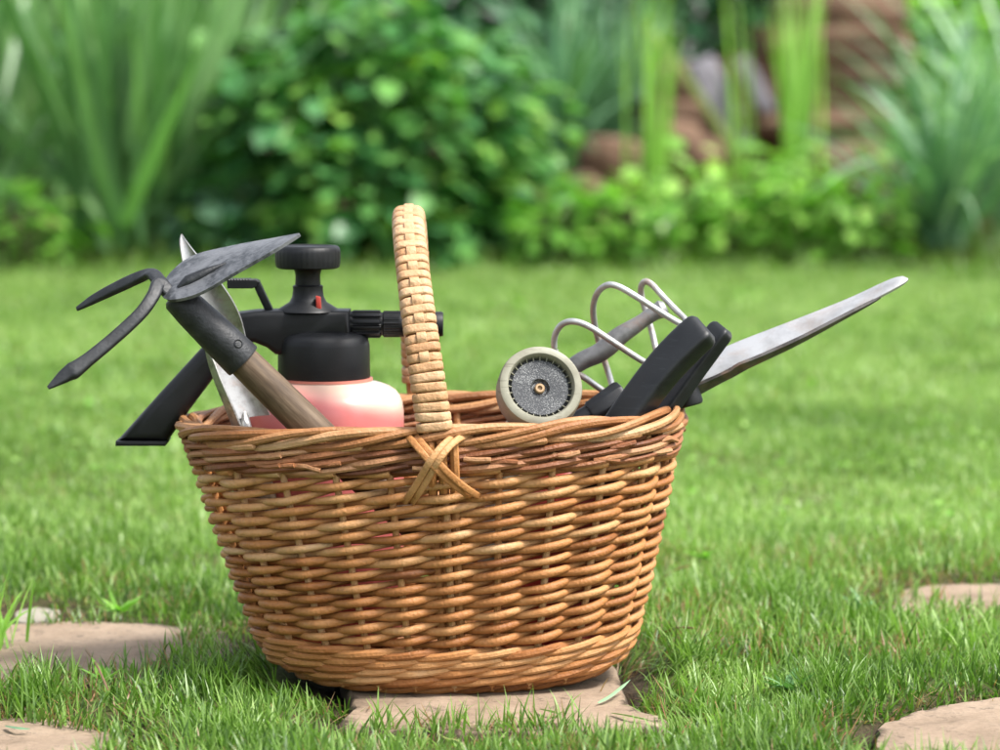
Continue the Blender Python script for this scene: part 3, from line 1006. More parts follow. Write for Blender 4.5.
# ================================================================== BLACK TUBE FITTING, RED BOTTLE
ft = thing('tube_fitting', 'black plastic tube fitting lying between the spray head and the shears', 'tube fitting', tuple(P(590, 415, 0.01)))
a0, a1, a2 = P(558, 432, 0.005), P(593, 414, 0.01), P(624, 394, 0.015)
mb = MB()
lathe(mb, a0, a1 - a0, [(-0.03, 0.0085), (0.002, 0.0090), ((a1 - a0).length + 0.004, 0.0105)], 24)
mb.build('tube', M_BLACK, ft)
mb = MB()
oct_ = lambda r: (lambda t: r / max(abs(math.cos((t % (PI / 4)) - PI / 8)), .9) * 0.96)
lathe(mb, a1, a2 - a1, [(-0.002, 0.0115), (0.0, oct_(0.0125)), ((a2 - a1).length * 0.9, oct_(0.0140)), ((a2 - a1).length, oct_(0.0125)), ((a2 - a1).length + .001, 0.010)], 32)
mb.build('coupling', M_GRIP, ft)

rb = thing('plastic_bottle', 'red plastic bottle standing inside the basket, seen through the weave at right', 'bottle', (P(563, 500, -.04).x, -0.04, 0.028))
rx = P(563, 500, -.04).x
mb = MB()
lathe(mb, (rx, -0.04, 0), (0, 0, 1), [(0.028, 0.032), (0.031, 0.036), (0.06, 0.037), (0.15, 0.037), (0.168, 0.035), (0.184, 0.028), (0.192, 0.018), (0.200, 0.016)], 40)
mb.build('body', M_RED, rb)
mb = MB()
lathe(mb, (rx, -0.04, 0), (0, 0, 1), [(0.198, 0.018), (0.200, ribs(0.0195, 0.0008, 24)), (0.222, ribs(0.0195, 0.0008, 24)), (0.2245, 0.017)], 96)
mb.build('cap', M_RED, rb)

# ================================================================== GROUND, STONES
STONES = []   # outlines on the ground, (x, y)
def stone_outline(corners, n=10, jit=0.004, seed=0):
    r = np.random.default_rng(seed)
    c = [Vector((x, y, 0)) for x, y in corners]
    ctr = sum(c, Vector()) / len(c)
    pts = []
    for i in range(len(c)):
        a, b = c[i], c[(i + 1) % len(c)]
        for q in range(n):
            t = q / n
            pts.append(a.lerp(b, t))
    # round the corners
    m = len(pts)
    sm = [(pts[i - 1] + pts[i] * 2 + pts[(i + 1) % m]) / 4 for i in range(m)]
    sm = [(sm[i - 2] + sm[i] * 2 + sm[(i + 2) % m]) / 4 for i in range(m)]
    out = []
    for i, p in enumerate(sm):
        d = (p - ctr).normalized()
        out.append(p + d * (jit * (mnoise.noise(p * 30 + Vector((seed, 0, 0))) * 1.6 + mnoise.noise(p * 90) * 0.6)))
    return out

def flagstone(corners, label, top=0.0, th=0.04, mat=None, seed=0, name='flagstone'):
    o = stone_outline(corners, seed=seed)
    STONES.append(np.array([(p.x, p.y) for p in o]))
    ctr = sum(o, Vector()) / len(o)
    mb_ = MB()
    rings = [(1.0, -th), (1.0, -0.010), (0.985, -0.003), (0.96, 0.0)] + [(s, 0) for s in (0.85, 0.7, 0.55, 0.4, 0.25, 0.1)]
    V = []
    m = len(o)
    for s, z in rings:
        for p in o:
            w = ctr + (p - ctr) * s
            h = 0.0
            if z > -0.01:
                h = 0.0026 * mnoise.noise(w * 14) + 0.0014 * mnoise.noise(w * 45)
            V.append(Vector((w.x, w.y, top + z + h)))
    Fc = []
    for i in range(len(rings) - 1):
        for q in range(m):
            l = (q + 1) % m
            Fc.append((i * m + q, i * m + l, (i + 1) * m + l, (i + 1) * m + q))
    Fc.append(tuple((len(rings) - 1) * m + q for q in range(m)))
    dr = []
    for s, z in rings:
        dr += [float(np.interp(s, [0.5, 0.85, 0.96, 1.0], [0.0, 0.22, 0.5, 0.8]))] * m
    mb_.add(V, Fc, dr)
    ob = mb_.build(name, mat or M_STONE, None)
    tag(ob, label, 'flagstone', 'flagstones sunk in the lawn')
    return ob

def gq(pts):
    return [(G(a, b).x, G(a, b).y) for a, b in pts]
flagstone([(-0.140, -0.232), (0.0, -0.244), (0.120, -0.238), (0.148, -0.205), (0.112, -0.150), (0.11, 0.10), (-0.16, 0.12), (-0.128, -0.13)], 'brown flagstone under the wicker basket, its front edge showing', seed=1)
flagstone(gq([(-60, 690), (-60, 634), (30, 622), (120, 621), (225, 626), (240, 650), (160, 680), (60, 690)]), 'broad flagstone in the grass left of the basket', 0.0, seed=2)
flagstone(gq([(-50, 780), (-50, 722), (20, 716), (90, 722), (128, 742), (120, 780)]), 'flagstone at the bottom left, nearest the camera, half hidden by grass', 0.0, seed=3)
flagstone(gq([(868, 760), (878, 728), (930, 708), (1010, 698), (1080, 700), (1080, 765)]), 'flagstone in the grass at the right front of the basket', 0.002, seed=4)
flagstone(gq([(885, 616), (895, 590), (960, 583), (1100, 583), (1100, 616)]), 'flagstone behind the ragged turf on the far right', 0.0, seed=5)
flagstone(gq([(14, 621), (16, 609), (40, 606), (62, 608), (58, 620)]), 'small whitish stone beyond the broad left flagstone', -0.002, mat=M_PALE_STONE, seed=6)

def inside(poly, X, Y):
    n = len(poly)
    res = np.zeros(X.shape, bool)
    j = n - 1
    for i in range(n):
        xi, yi = poly[i]; xj, yj = poly[j]
        c = ((yi > Y) != (yj > Y)) & (X < (xj - xi) * (Y - yi) / (yj - yi + 1e-12) + xi)
        res ^= c
        j = i
    return res

def stone_dist(X, Y):
    """signed distance to the nearest flagstone (negative on it)"""
    best = np.full(X.shape, 9.0)
    for s in STONES:
        d = np.full(X.shape, 9.0)
        for p in s:
            d = np.minimum(d, np.hypot(X - p[0], Y - p[1]))
        d = np.where(inside(s, X, Y), -d, d)
        best = np.minimum(best, d)
    return best

# smooth value noise on arrays
_perm = rng.uniform(0, 1, (64, 64))
def vnoise(x, y, f):
    x = x * f + 17.3; y = y * f + 9.1
    xi = np.floor(x).astype(int); yi = np.floor(y).astype(int)
    fx = x - xi; fy = y - yi
    fx = fx * fx * (3 - 2 * fx); fy = fy * fy * (3 - 2 * fy)
    g = lambda a, b: _perm[a % 64, b % 64]
    return (g(xi, yi) * (1 - fx) + g(xi + 1, yi) * fx) * (1 - fy) + (g(xi, yi + 1) * (1 - fx) + g(xi + 1, yi + 1) * fx) * fy

def ground_z(X, Y):
    d = stone_dist(X, Y)
    lift = np.clip((d - 0.004) / 0.05, 0, 1)
    lift = lift * lift * (3 - 2 * lift)
    n = (vnoise(X, Y, 9) - 0.5) * 0.010 + (vnoise(X, Y, 24) - 0.5) * 0.006
    far = np.clip((Y - 5.6) / 1.0, 0, 1)
    return np.where(d < 0, -0.03, -0.014 + lift * (0.014 + n)) + far * 0.03, d

# one ground sheet: fine near the basket, coarse away
xs = np.unique(np.round(np.concatenate([np.linspace(-60, -4, 15), np.linspace(-4, -0.8, 17), np.linspace(-0.8, 0.8, 161), np.linspace(0.8, 4, 17), np.linspace(4, 60, 15)]), 5))
ys = np.unique(np.round(np.concatenate([np.linspace(-40, -3, 12), np.linspace(-3, -0.6, 13), np.linspace(-0.6, 0.9, 151), np.linspace(0.9, 8, 40), np.linspace(8, 80, 20)]), 5))
X, Y = np.meshgrid(xs, ys)
Z, D = ground_z(X, Y)
V = np.stack([X.ravel(), Y.ravel(), Z.ravel()], 1)
nx_, ny_ = len(xs), len(ys)
ii, jj = np.meshgrid(np.arange(ny_ - 1), np.arange(nx_ - 1), indexing='ij')
i0 = (ii * nx_ + jj).ravel()
quads = np.stack([i0, i0 + 1, i0 + nx_ + 1, i0 + nx_], 1)
mossy = np.clip((D.ravel() - 0.02) / 0.05, 0, 1) * np.clip((6.1 - V[:, 1]) / 0.4, 0, 1)
mossy = mossy * np.clip(0.35 + 0.9 * vnoise(V[:, 0], V[:, 1], 6), 0, 1)
go = fast_mesh('ground', V, quads, np.zeros((0, 3), int), {'rnd': mossy}, M_SOIL)
go['kind'] = 'structure'

# ================================================================== GRASS
def blades(x, y, z, length, width, az, lean, bend, nseg=3, twist=None):
    """arrays -> V, quads, tris, t.  lean: angle from vertical at root, bend: extra angle at tip"""
    n = len(x)
    P0 = np.stack([x, y, z], 1)
    ca, sa = np.cos(az), np.sin(az)
    if twist is None:
        twist = np.zeros(n)
    tw = az + PI / 2 + twist
    side = np.stack([np.cos(tw), np.sin(tw), np.zeros(n)], 1)
    ts = np.linspace(0, 1, nseg + 1)
    pos = P0.copy()
    Vs = []
    T = []
    for i, t in enumerate(ts):
        w = width * (0.75 + 0.25 * min(1, t * 3)) * (1 - t ** 2.2)
        if i < nseg:
            Vs.append(pos - side * (w / 2)[:, None]); Vs.append(pos + side * (w / 2)[:, None])
            T += [np.full(n, t)] * 2
            ang = lean + bend * (t + 0.5 / nseg) ** 1.3
            dl = length / nseg
            pos = pos + np.stack([np.sin(ang) * ca, np.sin(ang) * sa, np.cos(ang)], 1) * dl[:, None]
        else:
            Vs.append(pos); T.append(np.full(n, 1.0))
    m = 2 * nseg + 1
    V = np.stack(Vs, 1).reshape(-1, 3)
    t = np.stack(T, 1).ravel()
    b = np.arange(n)[:, None] * m
    quads = np.concatenate([b + np.array([[2 * i, 2 * i + 1, 2 * i + 3, 2 * i + 2]]) for i in range(nseg - 1)], 0)
    tris = b + np.array([[2 * nseg - 2, 2 * nseg - 1, 2 * nseg]])
    return V, quads, tris, t

def leaf_arrays(cx, cy, cz, size, mat_rnd, dirs, roll, aspect=0.6):
    """arrays of leaf centres and pointing directions -> mesh arrays; ovate leaf folded at the midrib"""
    n = len(cx)
    base = np.stack([cx, cy, cz], 1)
    d = dirs / np.linalg.norm(dirs, axis=1)[:, None]
    up = np.array([0, 0, 1.0]) + rng.normal(0, roll, (n, 3))
    s = np.cross(d, up); s /= np.linalg.norm(s, axis=1)[:, None] + 1e-9
    u = np.cross(s, d)
    ts = [0, 0.22, 0.5, 0.78, 1.0]; wsd = [0, 0.40, 0.5, 0.30, 0]
    Vs = []
    for t in ts:
        Vs.append(base + d * (size * t)[:, None] - u * (size * 0.18 * t * t)[:, None])
    for sg in (-1, 1):
        for t, w in zip(ts[1:4], wsd[1:4]):
            Vs.append(base + d * (size * t)[:, None] + s * (sg * size * w * aspect)[:, None] + u * (size * (0.10 * w - 0.18 * t * t))[:, None])
    V = np.stack(Vs, 1).reshape(-1, 3)
    b = np.arange(n)[:, None] * 11
    q = np.concatenate([b + np.array([[1, 2, 6, 5]]), b + np.array([[2, 3, 7, 6]]), b + np.array([[2, 1, 8, 9]]), b + np.array([[3, 2, 9, 10]])])
    t_ = np.concatenate([b + np.array([[0, 1, 5]]), b + np.array([[3, 4, 7]]), b + np.array([[1, 0, 8]]), b + np.array([[4, 3, 10]])])
    return V, q, t_, np.repeat(mat_rnd, 11)

def join(parts):
    Vs, qs, ts, rs = [], [], [], []
    n = 0
    for V, q, t, r in parts:
        Vs.append(V); qs.append(q + n); ts.append(t + n); rs.append(r)
        n += len(V)
    return np.concatenate(Vs), np.concatenate(qs), np.concatenate(ts), np.concatenate(rs)

def basket_clear(X, Y):
    u = (X + 0.0475) / 0.158; v = Y / 0.104
    return np.abs(u) ** 2.5 + np.abs(v) ** 2.5

def grass_zone(y0, y1, hw, dens, lmin, lmax, wmin, wmax, nseg, near=False):
    area = (y1 - y0) * 2 * hw(0.5 * (y0 + y1))
    n = int(area * dens)
    y = rng.uniform(y0, y1, n)
    x = rng.uniform(-1, 1, n) * hw(y)
    cl = vnoise(x, y, 7) * 0.6 + vnoise(x, y, 21) * 0.4
    hgt = (0.5 + 0.95 * cl)
    lean = np.abs(rng.normal(0.0, 0.46, n)) + 0.04
    az = rng.uniform(0, 2 * PI, n)
    z, d = ground_z(x, y)
    keep = np.ones(n, bool)
    if near:
        dj = d + 0.10 * (vnoise(x, y, 15) - 0.34) + 0.04 * (vnoise(x, y, 41) - 0.5)
        keep &= rng.uniform(0, 1, n) < np.clip(dj / 0.03, 0.0, 1) * (0.25 + 1.0 * vnoise(x, y, 13))
        keep &= ~((d < 0) & (x > -0.15) & (x < 0.13) & (y > -0.212) & (rng.uniform(0, 1, n) < 0.985))
        z = np.where(d < 0, 0.0, z)
        keep &= basket_clear(x, y) > 1.02
        # blades at a stone's edge lean over it, those beside the basket lean away
        e = 0.004
        gx = stone_dist(x + e, y) - d; gy = stone_dist(x, y + e) - d
        edge = (d < 0.05) & (d > -0.001) & (rng.uniform(0, 1, n) < 0.55)
        az = np.where(edge, np.arctan2(-gy, -gx) + rng.normal(0, 0.6, n), az)
        lean = np.where(edge, lean + rng.uniform(0.1, 0.5, n), lean)
        bc = basket_clear(x, y)
        nb_ = bc < 2.6
        az = np.where(nb_, np.arctan2(y, (x + 0.0475) * 0.6) + rng.normal(0, 0.5, n), az)
        lean = np.where(nb_, 0.35 + np.abs(rng.normal(0, 0.3, n)), lean)
    ln = rng.uniform(lmin, lmax, n) * hgt
    wd = rng.uniform(wmin, wmax, n)
    bend = np.abs(rng.normal(0.35, 0.4, n))
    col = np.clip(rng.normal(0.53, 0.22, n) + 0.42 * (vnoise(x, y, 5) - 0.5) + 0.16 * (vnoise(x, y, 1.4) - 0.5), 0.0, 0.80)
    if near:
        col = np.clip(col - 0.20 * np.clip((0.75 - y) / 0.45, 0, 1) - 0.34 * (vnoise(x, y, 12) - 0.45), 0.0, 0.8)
    dead = rng.uniform(0, 1, n) < (0.06 + 0.20 * (vnoise(x, y, 10) > 0.60)) * (1.0 if near else 0.5)
    if near:
        dead |= (rng.uniform(0, 1, n) < 0.25) & (d < 0.05)
        dead |= (rng.uniform(0, 1, n) < 0.36) & (vnoise(x, y, 8) > 0.62)
    col = np.where(dead, rng.uniform(0.9, 1.0, n), col)
    ln = np.where(dead, ln * rng.uniform(0.5, 1.0, n), ln)
    wd = np.where(dead, wd * 0.6, wd)
    lean = np.where(dead, lean + rng.uniform(0, .6, n), lean)
    k_ = keep
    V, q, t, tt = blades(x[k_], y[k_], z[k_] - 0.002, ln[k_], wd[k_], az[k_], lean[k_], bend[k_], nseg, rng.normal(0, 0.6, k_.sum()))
    r = np.repeat(col[k_], 2 * nseg + 1)
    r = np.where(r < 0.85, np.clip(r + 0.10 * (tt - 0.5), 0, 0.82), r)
    return V, q, t, r

hw_near = lambda y: 0.75 + 0.30 * (y + 0.6) + 0 * y
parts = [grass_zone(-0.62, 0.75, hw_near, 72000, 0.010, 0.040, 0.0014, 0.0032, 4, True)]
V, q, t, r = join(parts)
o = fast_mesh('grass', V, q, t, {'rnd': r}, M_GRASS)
tag(o, 'short green grass round the flagstones and the basket', None, None, 'stuff')
hw_mid = lambda y: 1.15 + 0.30 * (y + 0.2) + 0 * y
parts = [grass_zone(0.75, 2.4, hw_mid, 30000, 0.010, 0.028, 0.0018, 0.0034, 3),
         grass_zone(2.4, 6.2, hw_mid, 11000, 0.011, 0.029, 0.0030, 0.0055, 3)]
V, q, t, r = join(parts)
o = fast_mesh('lawn_grass', V, q, t, {'rnd': r}, M_GRASS)
tag(o, 'bright mown lawn grass running back to the flower bed', None, None, 'stuff')

# small flat clover and daisy leaves in the turf
n = 3000
y = 0.9 + 5.4 * rng.uniform(0, 1, n) ** 1.6; x = rng.uniform(-1, 1, n) * hw_mid(y)
k_ = (vnoise(x, y, 3.1) > 0.42) & (stone_dist(x, y) > 0.03) & (basket_clear(x, y) > 1.3)
x, y = x[k_], y[k_]; n = len(x)
z, _d = ground_z(x, y)
V, q, t, r = leaf_arrays(x, y, z + rng.uniform(0.004, 0.016, n), rng.uniform(0.006, 0.014, n) * (1 + 0.15 * y.clip(0)), np.clip(rng.normal(.5, .3, n), 0, 1), np.stack([rng.normal(0, 1, n), rng.normal(0, 1, n), rng.normal(0.1, .25, n)], 1), 0.25, 0.75)
tag(fast_mesh('clover_leaves', V, q, t, {'rnd': r}, M_HERB), 'small clover leaves scattered through the lawn', kind='stuff')

# dead blades and straw lying by the stones
n = 16000
x = rng.uniform(-0.75, 0.75, n); y = rng.uniform(-0.55, 0.65, n)
d = stone_dist(x, y)
k_ = (d > -0.035) & (d < 0.075) & (rng.uniform(0, 1, n) < np.clip(0.8 - np.abs(d - 0.012) / 0.06, 0.02, 1)) & (vnoise(x, y, 16) > 0.40) & (basket_clear(x, y) > 1.1)
k_ &= ~((d < -0.006) & (rng.uniform(0, 1, n) < 0.93))
x, y, d = x[k_], y[k_], d[k_]; n = len(x)
z, _d = ground_z(x, y)
z = np.where(d < 0, 0.003, z + rng.uniform(0.001, 0.010, n))
V, q, t, tt = blades(x, y, z, rng.uniform(0.010, 0.034, n), rng.uniform(0.0007, 0.0019, n), rng.uniform(0, 2 * PI, n), rng.normal(1.45, 0.16, n), rng.normal(0.1, 0.25, n), 3, rng.normal(0, 0.8, n))
r = np.repeat(np.where(rng.uniform(0, 1, n) < 0.7, rng.uniform(0.88, 1.0, n), rng.uniform(0.0, 0.3, n)), 7)
tag(fast_mesh('dead_grass', V, q, t, {'rnd': r}, M_GRASS), 'dead straw and cut blades lying round the flagstones', kind='stuff')

# a few wide cut blades and clippings on the stones
def clip_blade(name, pts, wid, mat, label, group, rndv=0.4, cat='grass clipping'):
    mb_ = MB()
    path = catmull(pts, 5)
    w = np.interp(np.linspace(0, 1, len(path)), [0, .2, .8, 1], [0.5, 1, 0.85, 0.1]) * wid
    sweep(mb_, path, [(1, 0), (0.4, 0.12), (-0.4, 0.12), (-1, 0), (0, -0.06)], scale=[(float(x), float(wid)) for x in w], up=(0.1, -0.2, 1), rnd=rndv)
    ob = mb_.build(name, mat, None)
    tag(ob, label, cat, group)
    return ob
gz = lambda a, b, z: G(a, b, z)
clip_blade('grass_clipping', [gz(540, 709, .003), gz(550, 711, .005), gz(560, 714, .003)], 0.0022, M_GRASS, 'short cut grass blade on the flagstone nearest the basket front', 'grass clippings', 0.1)
clip_blade('grass_clipping', [gz(598, 703, .003), gz(612, 695, .007), gz(630, 680, .012)], 0.0020, M_DAYLILY, 'bluish cut blade leaning against the right base of the basket', 'grass clippings', 0.8)
clip_blade('grass_clipping', [gz(612, 713, .003), gz(630, 716, .005), gz(652, 721, .004)], 0.0021, M_GRASS, 'longest cut grass blade lying right on the front flagstone', 'grass clippings', 0.15)
clip_blade('grass_clipping', [gz(6, 726, .003), gz(18, 728, .005), gz(30, 729, .003)], 0.0026, M_DAYLILY, 'blue green cut blade on the bottom left flagstone', 'grass clippings', 0.3)
clip_blade('dry_root', [gz(438, 733, .006), gz(446, 738, .012), gz(456, 740, .010), gz(466, 746, .012)], 0.0009, M_DRYLEAF, 'pale dry root thread on the left end of the front flagstone', None, 1.0, 'root')

# leafy weeds and coarse tufts
def leaf_fan(name, label, cat, base, n, length, width, spread, mat, group=None, bend=0.6, rnd0=(0.2, 0.8), part='leaves', az=None, nseg=6, lean0=0.05, clump=None):
    root = thing(name, label, cat, tuple(base), group)
    a = rng.uniform(0, 2 * PI, n) if az is None else rng.normal(az[0], az[1], n)
    ln = rng.uniform(length[0], length[1], n)
    wd = rng.uniform(width[0], width[1], n)
    lean = lean0 + np.abs(rng.normal(0, spread, n))
    bx = rng.normal(0, 0.25 * min(ln) * 0.2, n); by = rng.normal(0, 0.25 * min(ln) * 0.2, n)
    if cat == 'grass tuft':
        bx = rng.normal(0, 0.014, n); by = rng.normal(0, 0.014, n)
    V, q, t, tt = blades(bx, by, np.zeros(n), ln, wd, a, lean, np.abs(rng.normal(bend, bend * 0.5, n)), nseg, rng.normal(0, 0.9, n))
    r = np.repeat(rng.uniform(rnd0[0], rnd0[1], n), 2 * nseg + 1)
    fast_mesh(part, V, q, t, {'rnd': r}, mat, root)
    return root

TG = 'coarse tufts in the turf'
leaf_fan('grass_tuft', 'tall coarse bright tuft at the left edge beside the small whitish stone', 'grass tuft', G(-8, 648, 0.0), 26, (0.05, 0.10), (0.003, 0.0055), 0.5, M_FRESH, TG, 0.4)
leaf_fan('grass_tuft', 'dense dark based tuft overhanging the right front flagstone', 'grass tuft', G(822, 700, -0.005), 190, (0.03, 0.058), (0.0014, 0.0026), 0.45, M_GRASS, TG, 0.5, (0.05, 0.55))
leaf_fan('grass_tuft', 'ragged tuft with dark hollow below it, midway along the right turf', 'grass tuft', G(775, 612, 0.0), 140, (0.03, 0.055), (0.0014, 0.0028), 0.5, M_GRASS, TG, 0.6, (0.1, 0.6))
leaf_fan('grass_tuft', 'lush tuft left of the basket base in front of the broad flagstone', 'grass tuft', G(205, 690, 0.0), 150, (0.03, 0.056), (0.0014, 0.0028), 0.45, M_GRASS, TG, 0.5, (0.05, 0.5))
leaf_fan('grass_tuft', 'thick tuft between the broad left flagstone and the bottom left one', 'grass tuft', G(40, 706, 0.0), 190, (0.03, 0.058), (0.0014, 0.0028), 0.5, M_GRASS, TG, 0.5, (0.1, 0.6))
leaf_fan('grass_tuft', 'long blade tuft at the right base corner of the basket', 'grass tuft', G(690, 668, 0.0), 90, (0.035, 0.075), (0.0013, 0.0026), 0.55, M_GRASS, TG, 0.7, (0.1, 0.7))
for (a_, b_, lb) in [(104, 682, 'broad leaved weed on the near edge of the broad left flagstone'), (118, 612, 'small rosette weed beyond the broad left flagstone'), (862, 610, 'bluish leaved weed beside the far right flagstone'), (790, 690, 'broad leaved weed left of the right front flagstone'), (705, 560, 'flat leaved weed in the lawn right of the basket')]:
    leaf_fan('weed', lb, 'weed', G(a_, b_, 0.006), 13, (0.018, 0.036), (0.006, 0.011), 0.35, M_IRIS if b_ in (610, 690) else M_HERB, 'broad leaved weeds in the turf', 0.35, (0.2, 0.7), nseg=5, lean0=0.75)
for (x0, y0_, x1, y1_, lb) in [(655, 585, 690, 565, 'dry tan stalk leaning in the grass beside the right of the basket'), (658, 636, 694, 628, 'thin dry stalk near the right base of the basket'), (86, 650, 108, 690, 'dry pinkish stalk before the broad left flagstone')]:
    p0 = G(x0, y0_, 0.006); p1 = G(x1, y1_, 0.03)
    mb = MB(); tube(mb, catmull([p0, p0.lerp(p1, .5) + Vector((0, 0, .004)), p1], 4), [0.0011] * 8 + [0.0006], 6, rnd=0.97)
    tag(mb.build('dry_stalk', M_GRASS, None), lb, 'dry stalk', 'dry stalks in the turf')

# ================================================================== FLOWER BED AND BACKGROUND
mb = MB()
bx = np.linspace(-9, 9, 61); by = np.linspace(6.12, 13.5, 25)
V = []
for b in by:
    for a in bx:
        e = min(1.0, (b - 6.12) / 0.5)
        V.append(Vector((a, b + 0.10 * mnoise.noise(Vector((a * 1.3, 0, 3))) * (1 - min(1, b - 6.12)), 0.012 + 0.05 * e + 0.09 * (b - 6.12) / 3 + 0.05 * e * mnoise.noise(Vector((a * 1.5, b * 1.5, 0))))))
Fc = [(j * 61 + i, j * 61 + i + 1, (j + 1) * 61 + i + 1, (j + 1) * 61 + i) for j in range(24) for i in range(60)]
mb.add(V, Fc)
tag(mb.build('flower_bed_soil', M_BED, None), kind='structure')

def shrub(name, label, cat, loc, rad, n, size, mat, group=None, aspect=0.62, shell=0.55, stems=9, squash=1.0, rmean=0.45):
    root = thing(name, label, cat, tuple(loc), group)
    u = rng.normal(0, 1, (n, 3)); u[:, 2] = np.abs(u[:, 2]) * 1.15 - 0.55
    u /= np.linalg.norm(u, axis=1)[:, None]
    lob = 1 + 0.22 * np.sin(u[:, 0] * 5 + 1.3) * np.cos(u[:, 2] * 6) + 0.12 * np.sin(u[:, 1] * 9 + u[:, 0] * 7)
    rr = (shell + (1 - shell) * rng.uniform(0, 1, n) ** 0.6) * lob
    c = u * np.array(rad)[None, :] * rr[:, None]
    c[:, 2] = c[:, 2] * squash + rad[2] * 0.42
    c[:, 2] = np.maximum(c[:, 2], 0.02)
    d = u * np.array([1, 1, 0.2]) + rng.normal(0, 1, (n, 3)) * np.array([0.5, 0.5, 0.28]) + np.array([0, 0, -0.12])
    rn = np.clip(rng.normal(rmean, 0.22, n), 0, 1)
    V, q, t, r = leaf_arrays(c[:, 0], c[:, 1], c[:, 2], rng.uniform(size[0], size[1], n), rn, d, 0.35, aspect)
    fast_mesh('foliage', V, q, t, {'rnd': r}, mat, root)
    mb_ = MB()
    for i in range(stems):
        a = rng.uniform(0, 2 * PI); k_ = rng.uniform(0.3, 0.85)
        e = Vector((math.cos(a) * rad[0] * k_, math.sin(a) * rad[1] * k_, rad[2] * rng.uniform(0.7, 1.3)))
        b = Vector((math.cos(a) * 0.05, math.sin(a) * 0.05, -0.03))
        pth = catmull([b, b.lerp(e, .5) + Vector((0, 0, .08)), e], 5)
        tube(mb_, pth, [float(x) for x in np.linspace(0.010, 0.003, len(pth))], 6)
    mb_.build('stems', M_STEM, root, world=False)
    return root

BZ = 0.07
def at(px_, y, z=BZ):
    y -= 0.30
    return Vector(((px_ - 500) * sc(y), y, z))

# the bush left of the middle
shrub('leafy_bush', 'big rounded leafy bush in the middle of the bed behind the basket handle', 'bush', at(368, 6.7, 0.0), (0.50, 0.36, 0.58), 2300, (0.07, 0.135), M_BUSH, None, 0.68, 0.45, 14, 1.0, 0.56)
shrub('leafy_bush', 'low blue green leafy bush at the foot of the iris clumps', 'bush', at(240, 6.6, 0.0), (0.20, 0.18, 0.24), 260, (0.07, 0.12), M_DAYLILY, None, 0.66, 0.4, 6, 1.0, 0.35)

IG = 'iris clumps on the left of the bed'
def iris(label, base, n, lg, wd, spread, mat, group, rr=(0.1, 0.9), bend=0.25, name='iris_clump', cat='iris', az=None, lean0=0.03):
    return leaf_fan(name, label, cat, base, n, lg, wd, spread, mat, group, bend, rr, nseg=7, az=az, lean0=lean0)
iris('sword leaved iris clump standing at the left end of the bed', at(-20, 6.6), 42, (0.75, 1.25), (0.032, 0.055), 0.40, M_IRIS, IG)
iris('tallest iris clump with leaves fanning behind the hoe prongs', at(110, 6.55), 62, (0.8, 1.3), (0.034, 0.058), 0.42, M_IRIS, IG)
iris('iris clump against the left side of the leafy bush', at(160, 6.65), 56, (0.8, 1.25), (0.032, 0.054), 0.24, M_IRIS, IG, (0.2, 1.0))
iris('iris clump in the second row between the two front clumps', at(40, 7.9), 60, (0.9, 1.4), (0.03, 0.05), 0.28, M_IRIS, IG, (0.4, 1.0))
iris('iris clump far back above the bush shoulder', at(215, 8.2), 60, (0.9, 1.4), (0.03, 0.05), 0.26, M_IRIS, IG, (0.4, 1.0))

FG = 'fresh upright blades before the stone stack'
iris('fan of fresh yellow green blades left of the yellowing leaf', at(650, 7.6), 17, (0.7, 1.0), (0.018, 0.030), 0.06, M_FRESH, FG, (0.2, 0.9), 0.12, 'blade_plant', 'blade plant', None, 0.01)
iris('slim pair of fresh green blades right of the grey slab', at(736, 7.7), 7, (0.75, 1.0), (0.018, 0.028), 0.05, M_FRESH, FG, (0.2, 0.8), 0.08, 'blade_plant', 'blade plant', None, 0.01)
iris('thickest fan of fresh bright blades before the stone stack', at(797, 7.6), 20, (0.75, 1.05), (0.018, 0.032), 0.045, M_FRESH, FG, (0.3, 1.0), 0.12, 'blade_plant', 'blade plant', None, 0.01)
mb = MB()
pa = catmull([P(748, 175, 7.5), P(715, 120, 7.5), P(680, 68, 7.48), P(645, 26, 7.45)], 6)
sweep(mb, pa, [(1, 0), (0.3, 0.16), (-0.3, 0.16), (-1, 0), (0, -0.1)], scale=[(float(x), 0.016) for x in np.interp(np.linspace(0, 1, len(pa)), [0, .3, .9, 1], [0.010, 0.015, 0.014, 0.008])], up=(0.2, -1, 0.2), rnd=0.6)
tag(mb.build('yellowing_leaf', M_DRYLEAF, None), 'single yellowing leaf stalk leaning left between the fresh blade fans', 'leaf stalk')

DG = 'arching daylily clumps at the right of the bed'
iris('broad arching blue green daylily clump in front at the right', at(945, 6.6), 90, (0.5, 0.95), (0.022, 0.042), 0.40, M_DAYLILY, DG, (0.1, 0.9), 0.9, 'daylily_clump', 'daylily')
iris('daylily clump at the far right edge with pale arching leaves', at(1020, 6.8), 90, (0.6, 1.1), (0.022, 0.042), 0.30, M_DAYLILY, DG, (0.3, 1.0), 0.8, 'daylily_clump', 'daylily')
iris('daylily clump half hidden behind the front right one, beside the stones', at(1030, 8.0), 80, (0.5, 0.95), (0.016, 0.030), 0.35, M_DAYLILY, DG, (0.4, 1.0), 0.9, 'daylily_clump', 'daylily')
shrub('leafy_bush', 'pale green leafy bush high at the right behind the daylilies', 'bush', at(1000, 9.3, 0.35), (0.46, 0.4, 0.6), 800, (0.07, 0.14), M_HERB, None, 0.6, 0.5, 8, 1.0, 0.6)

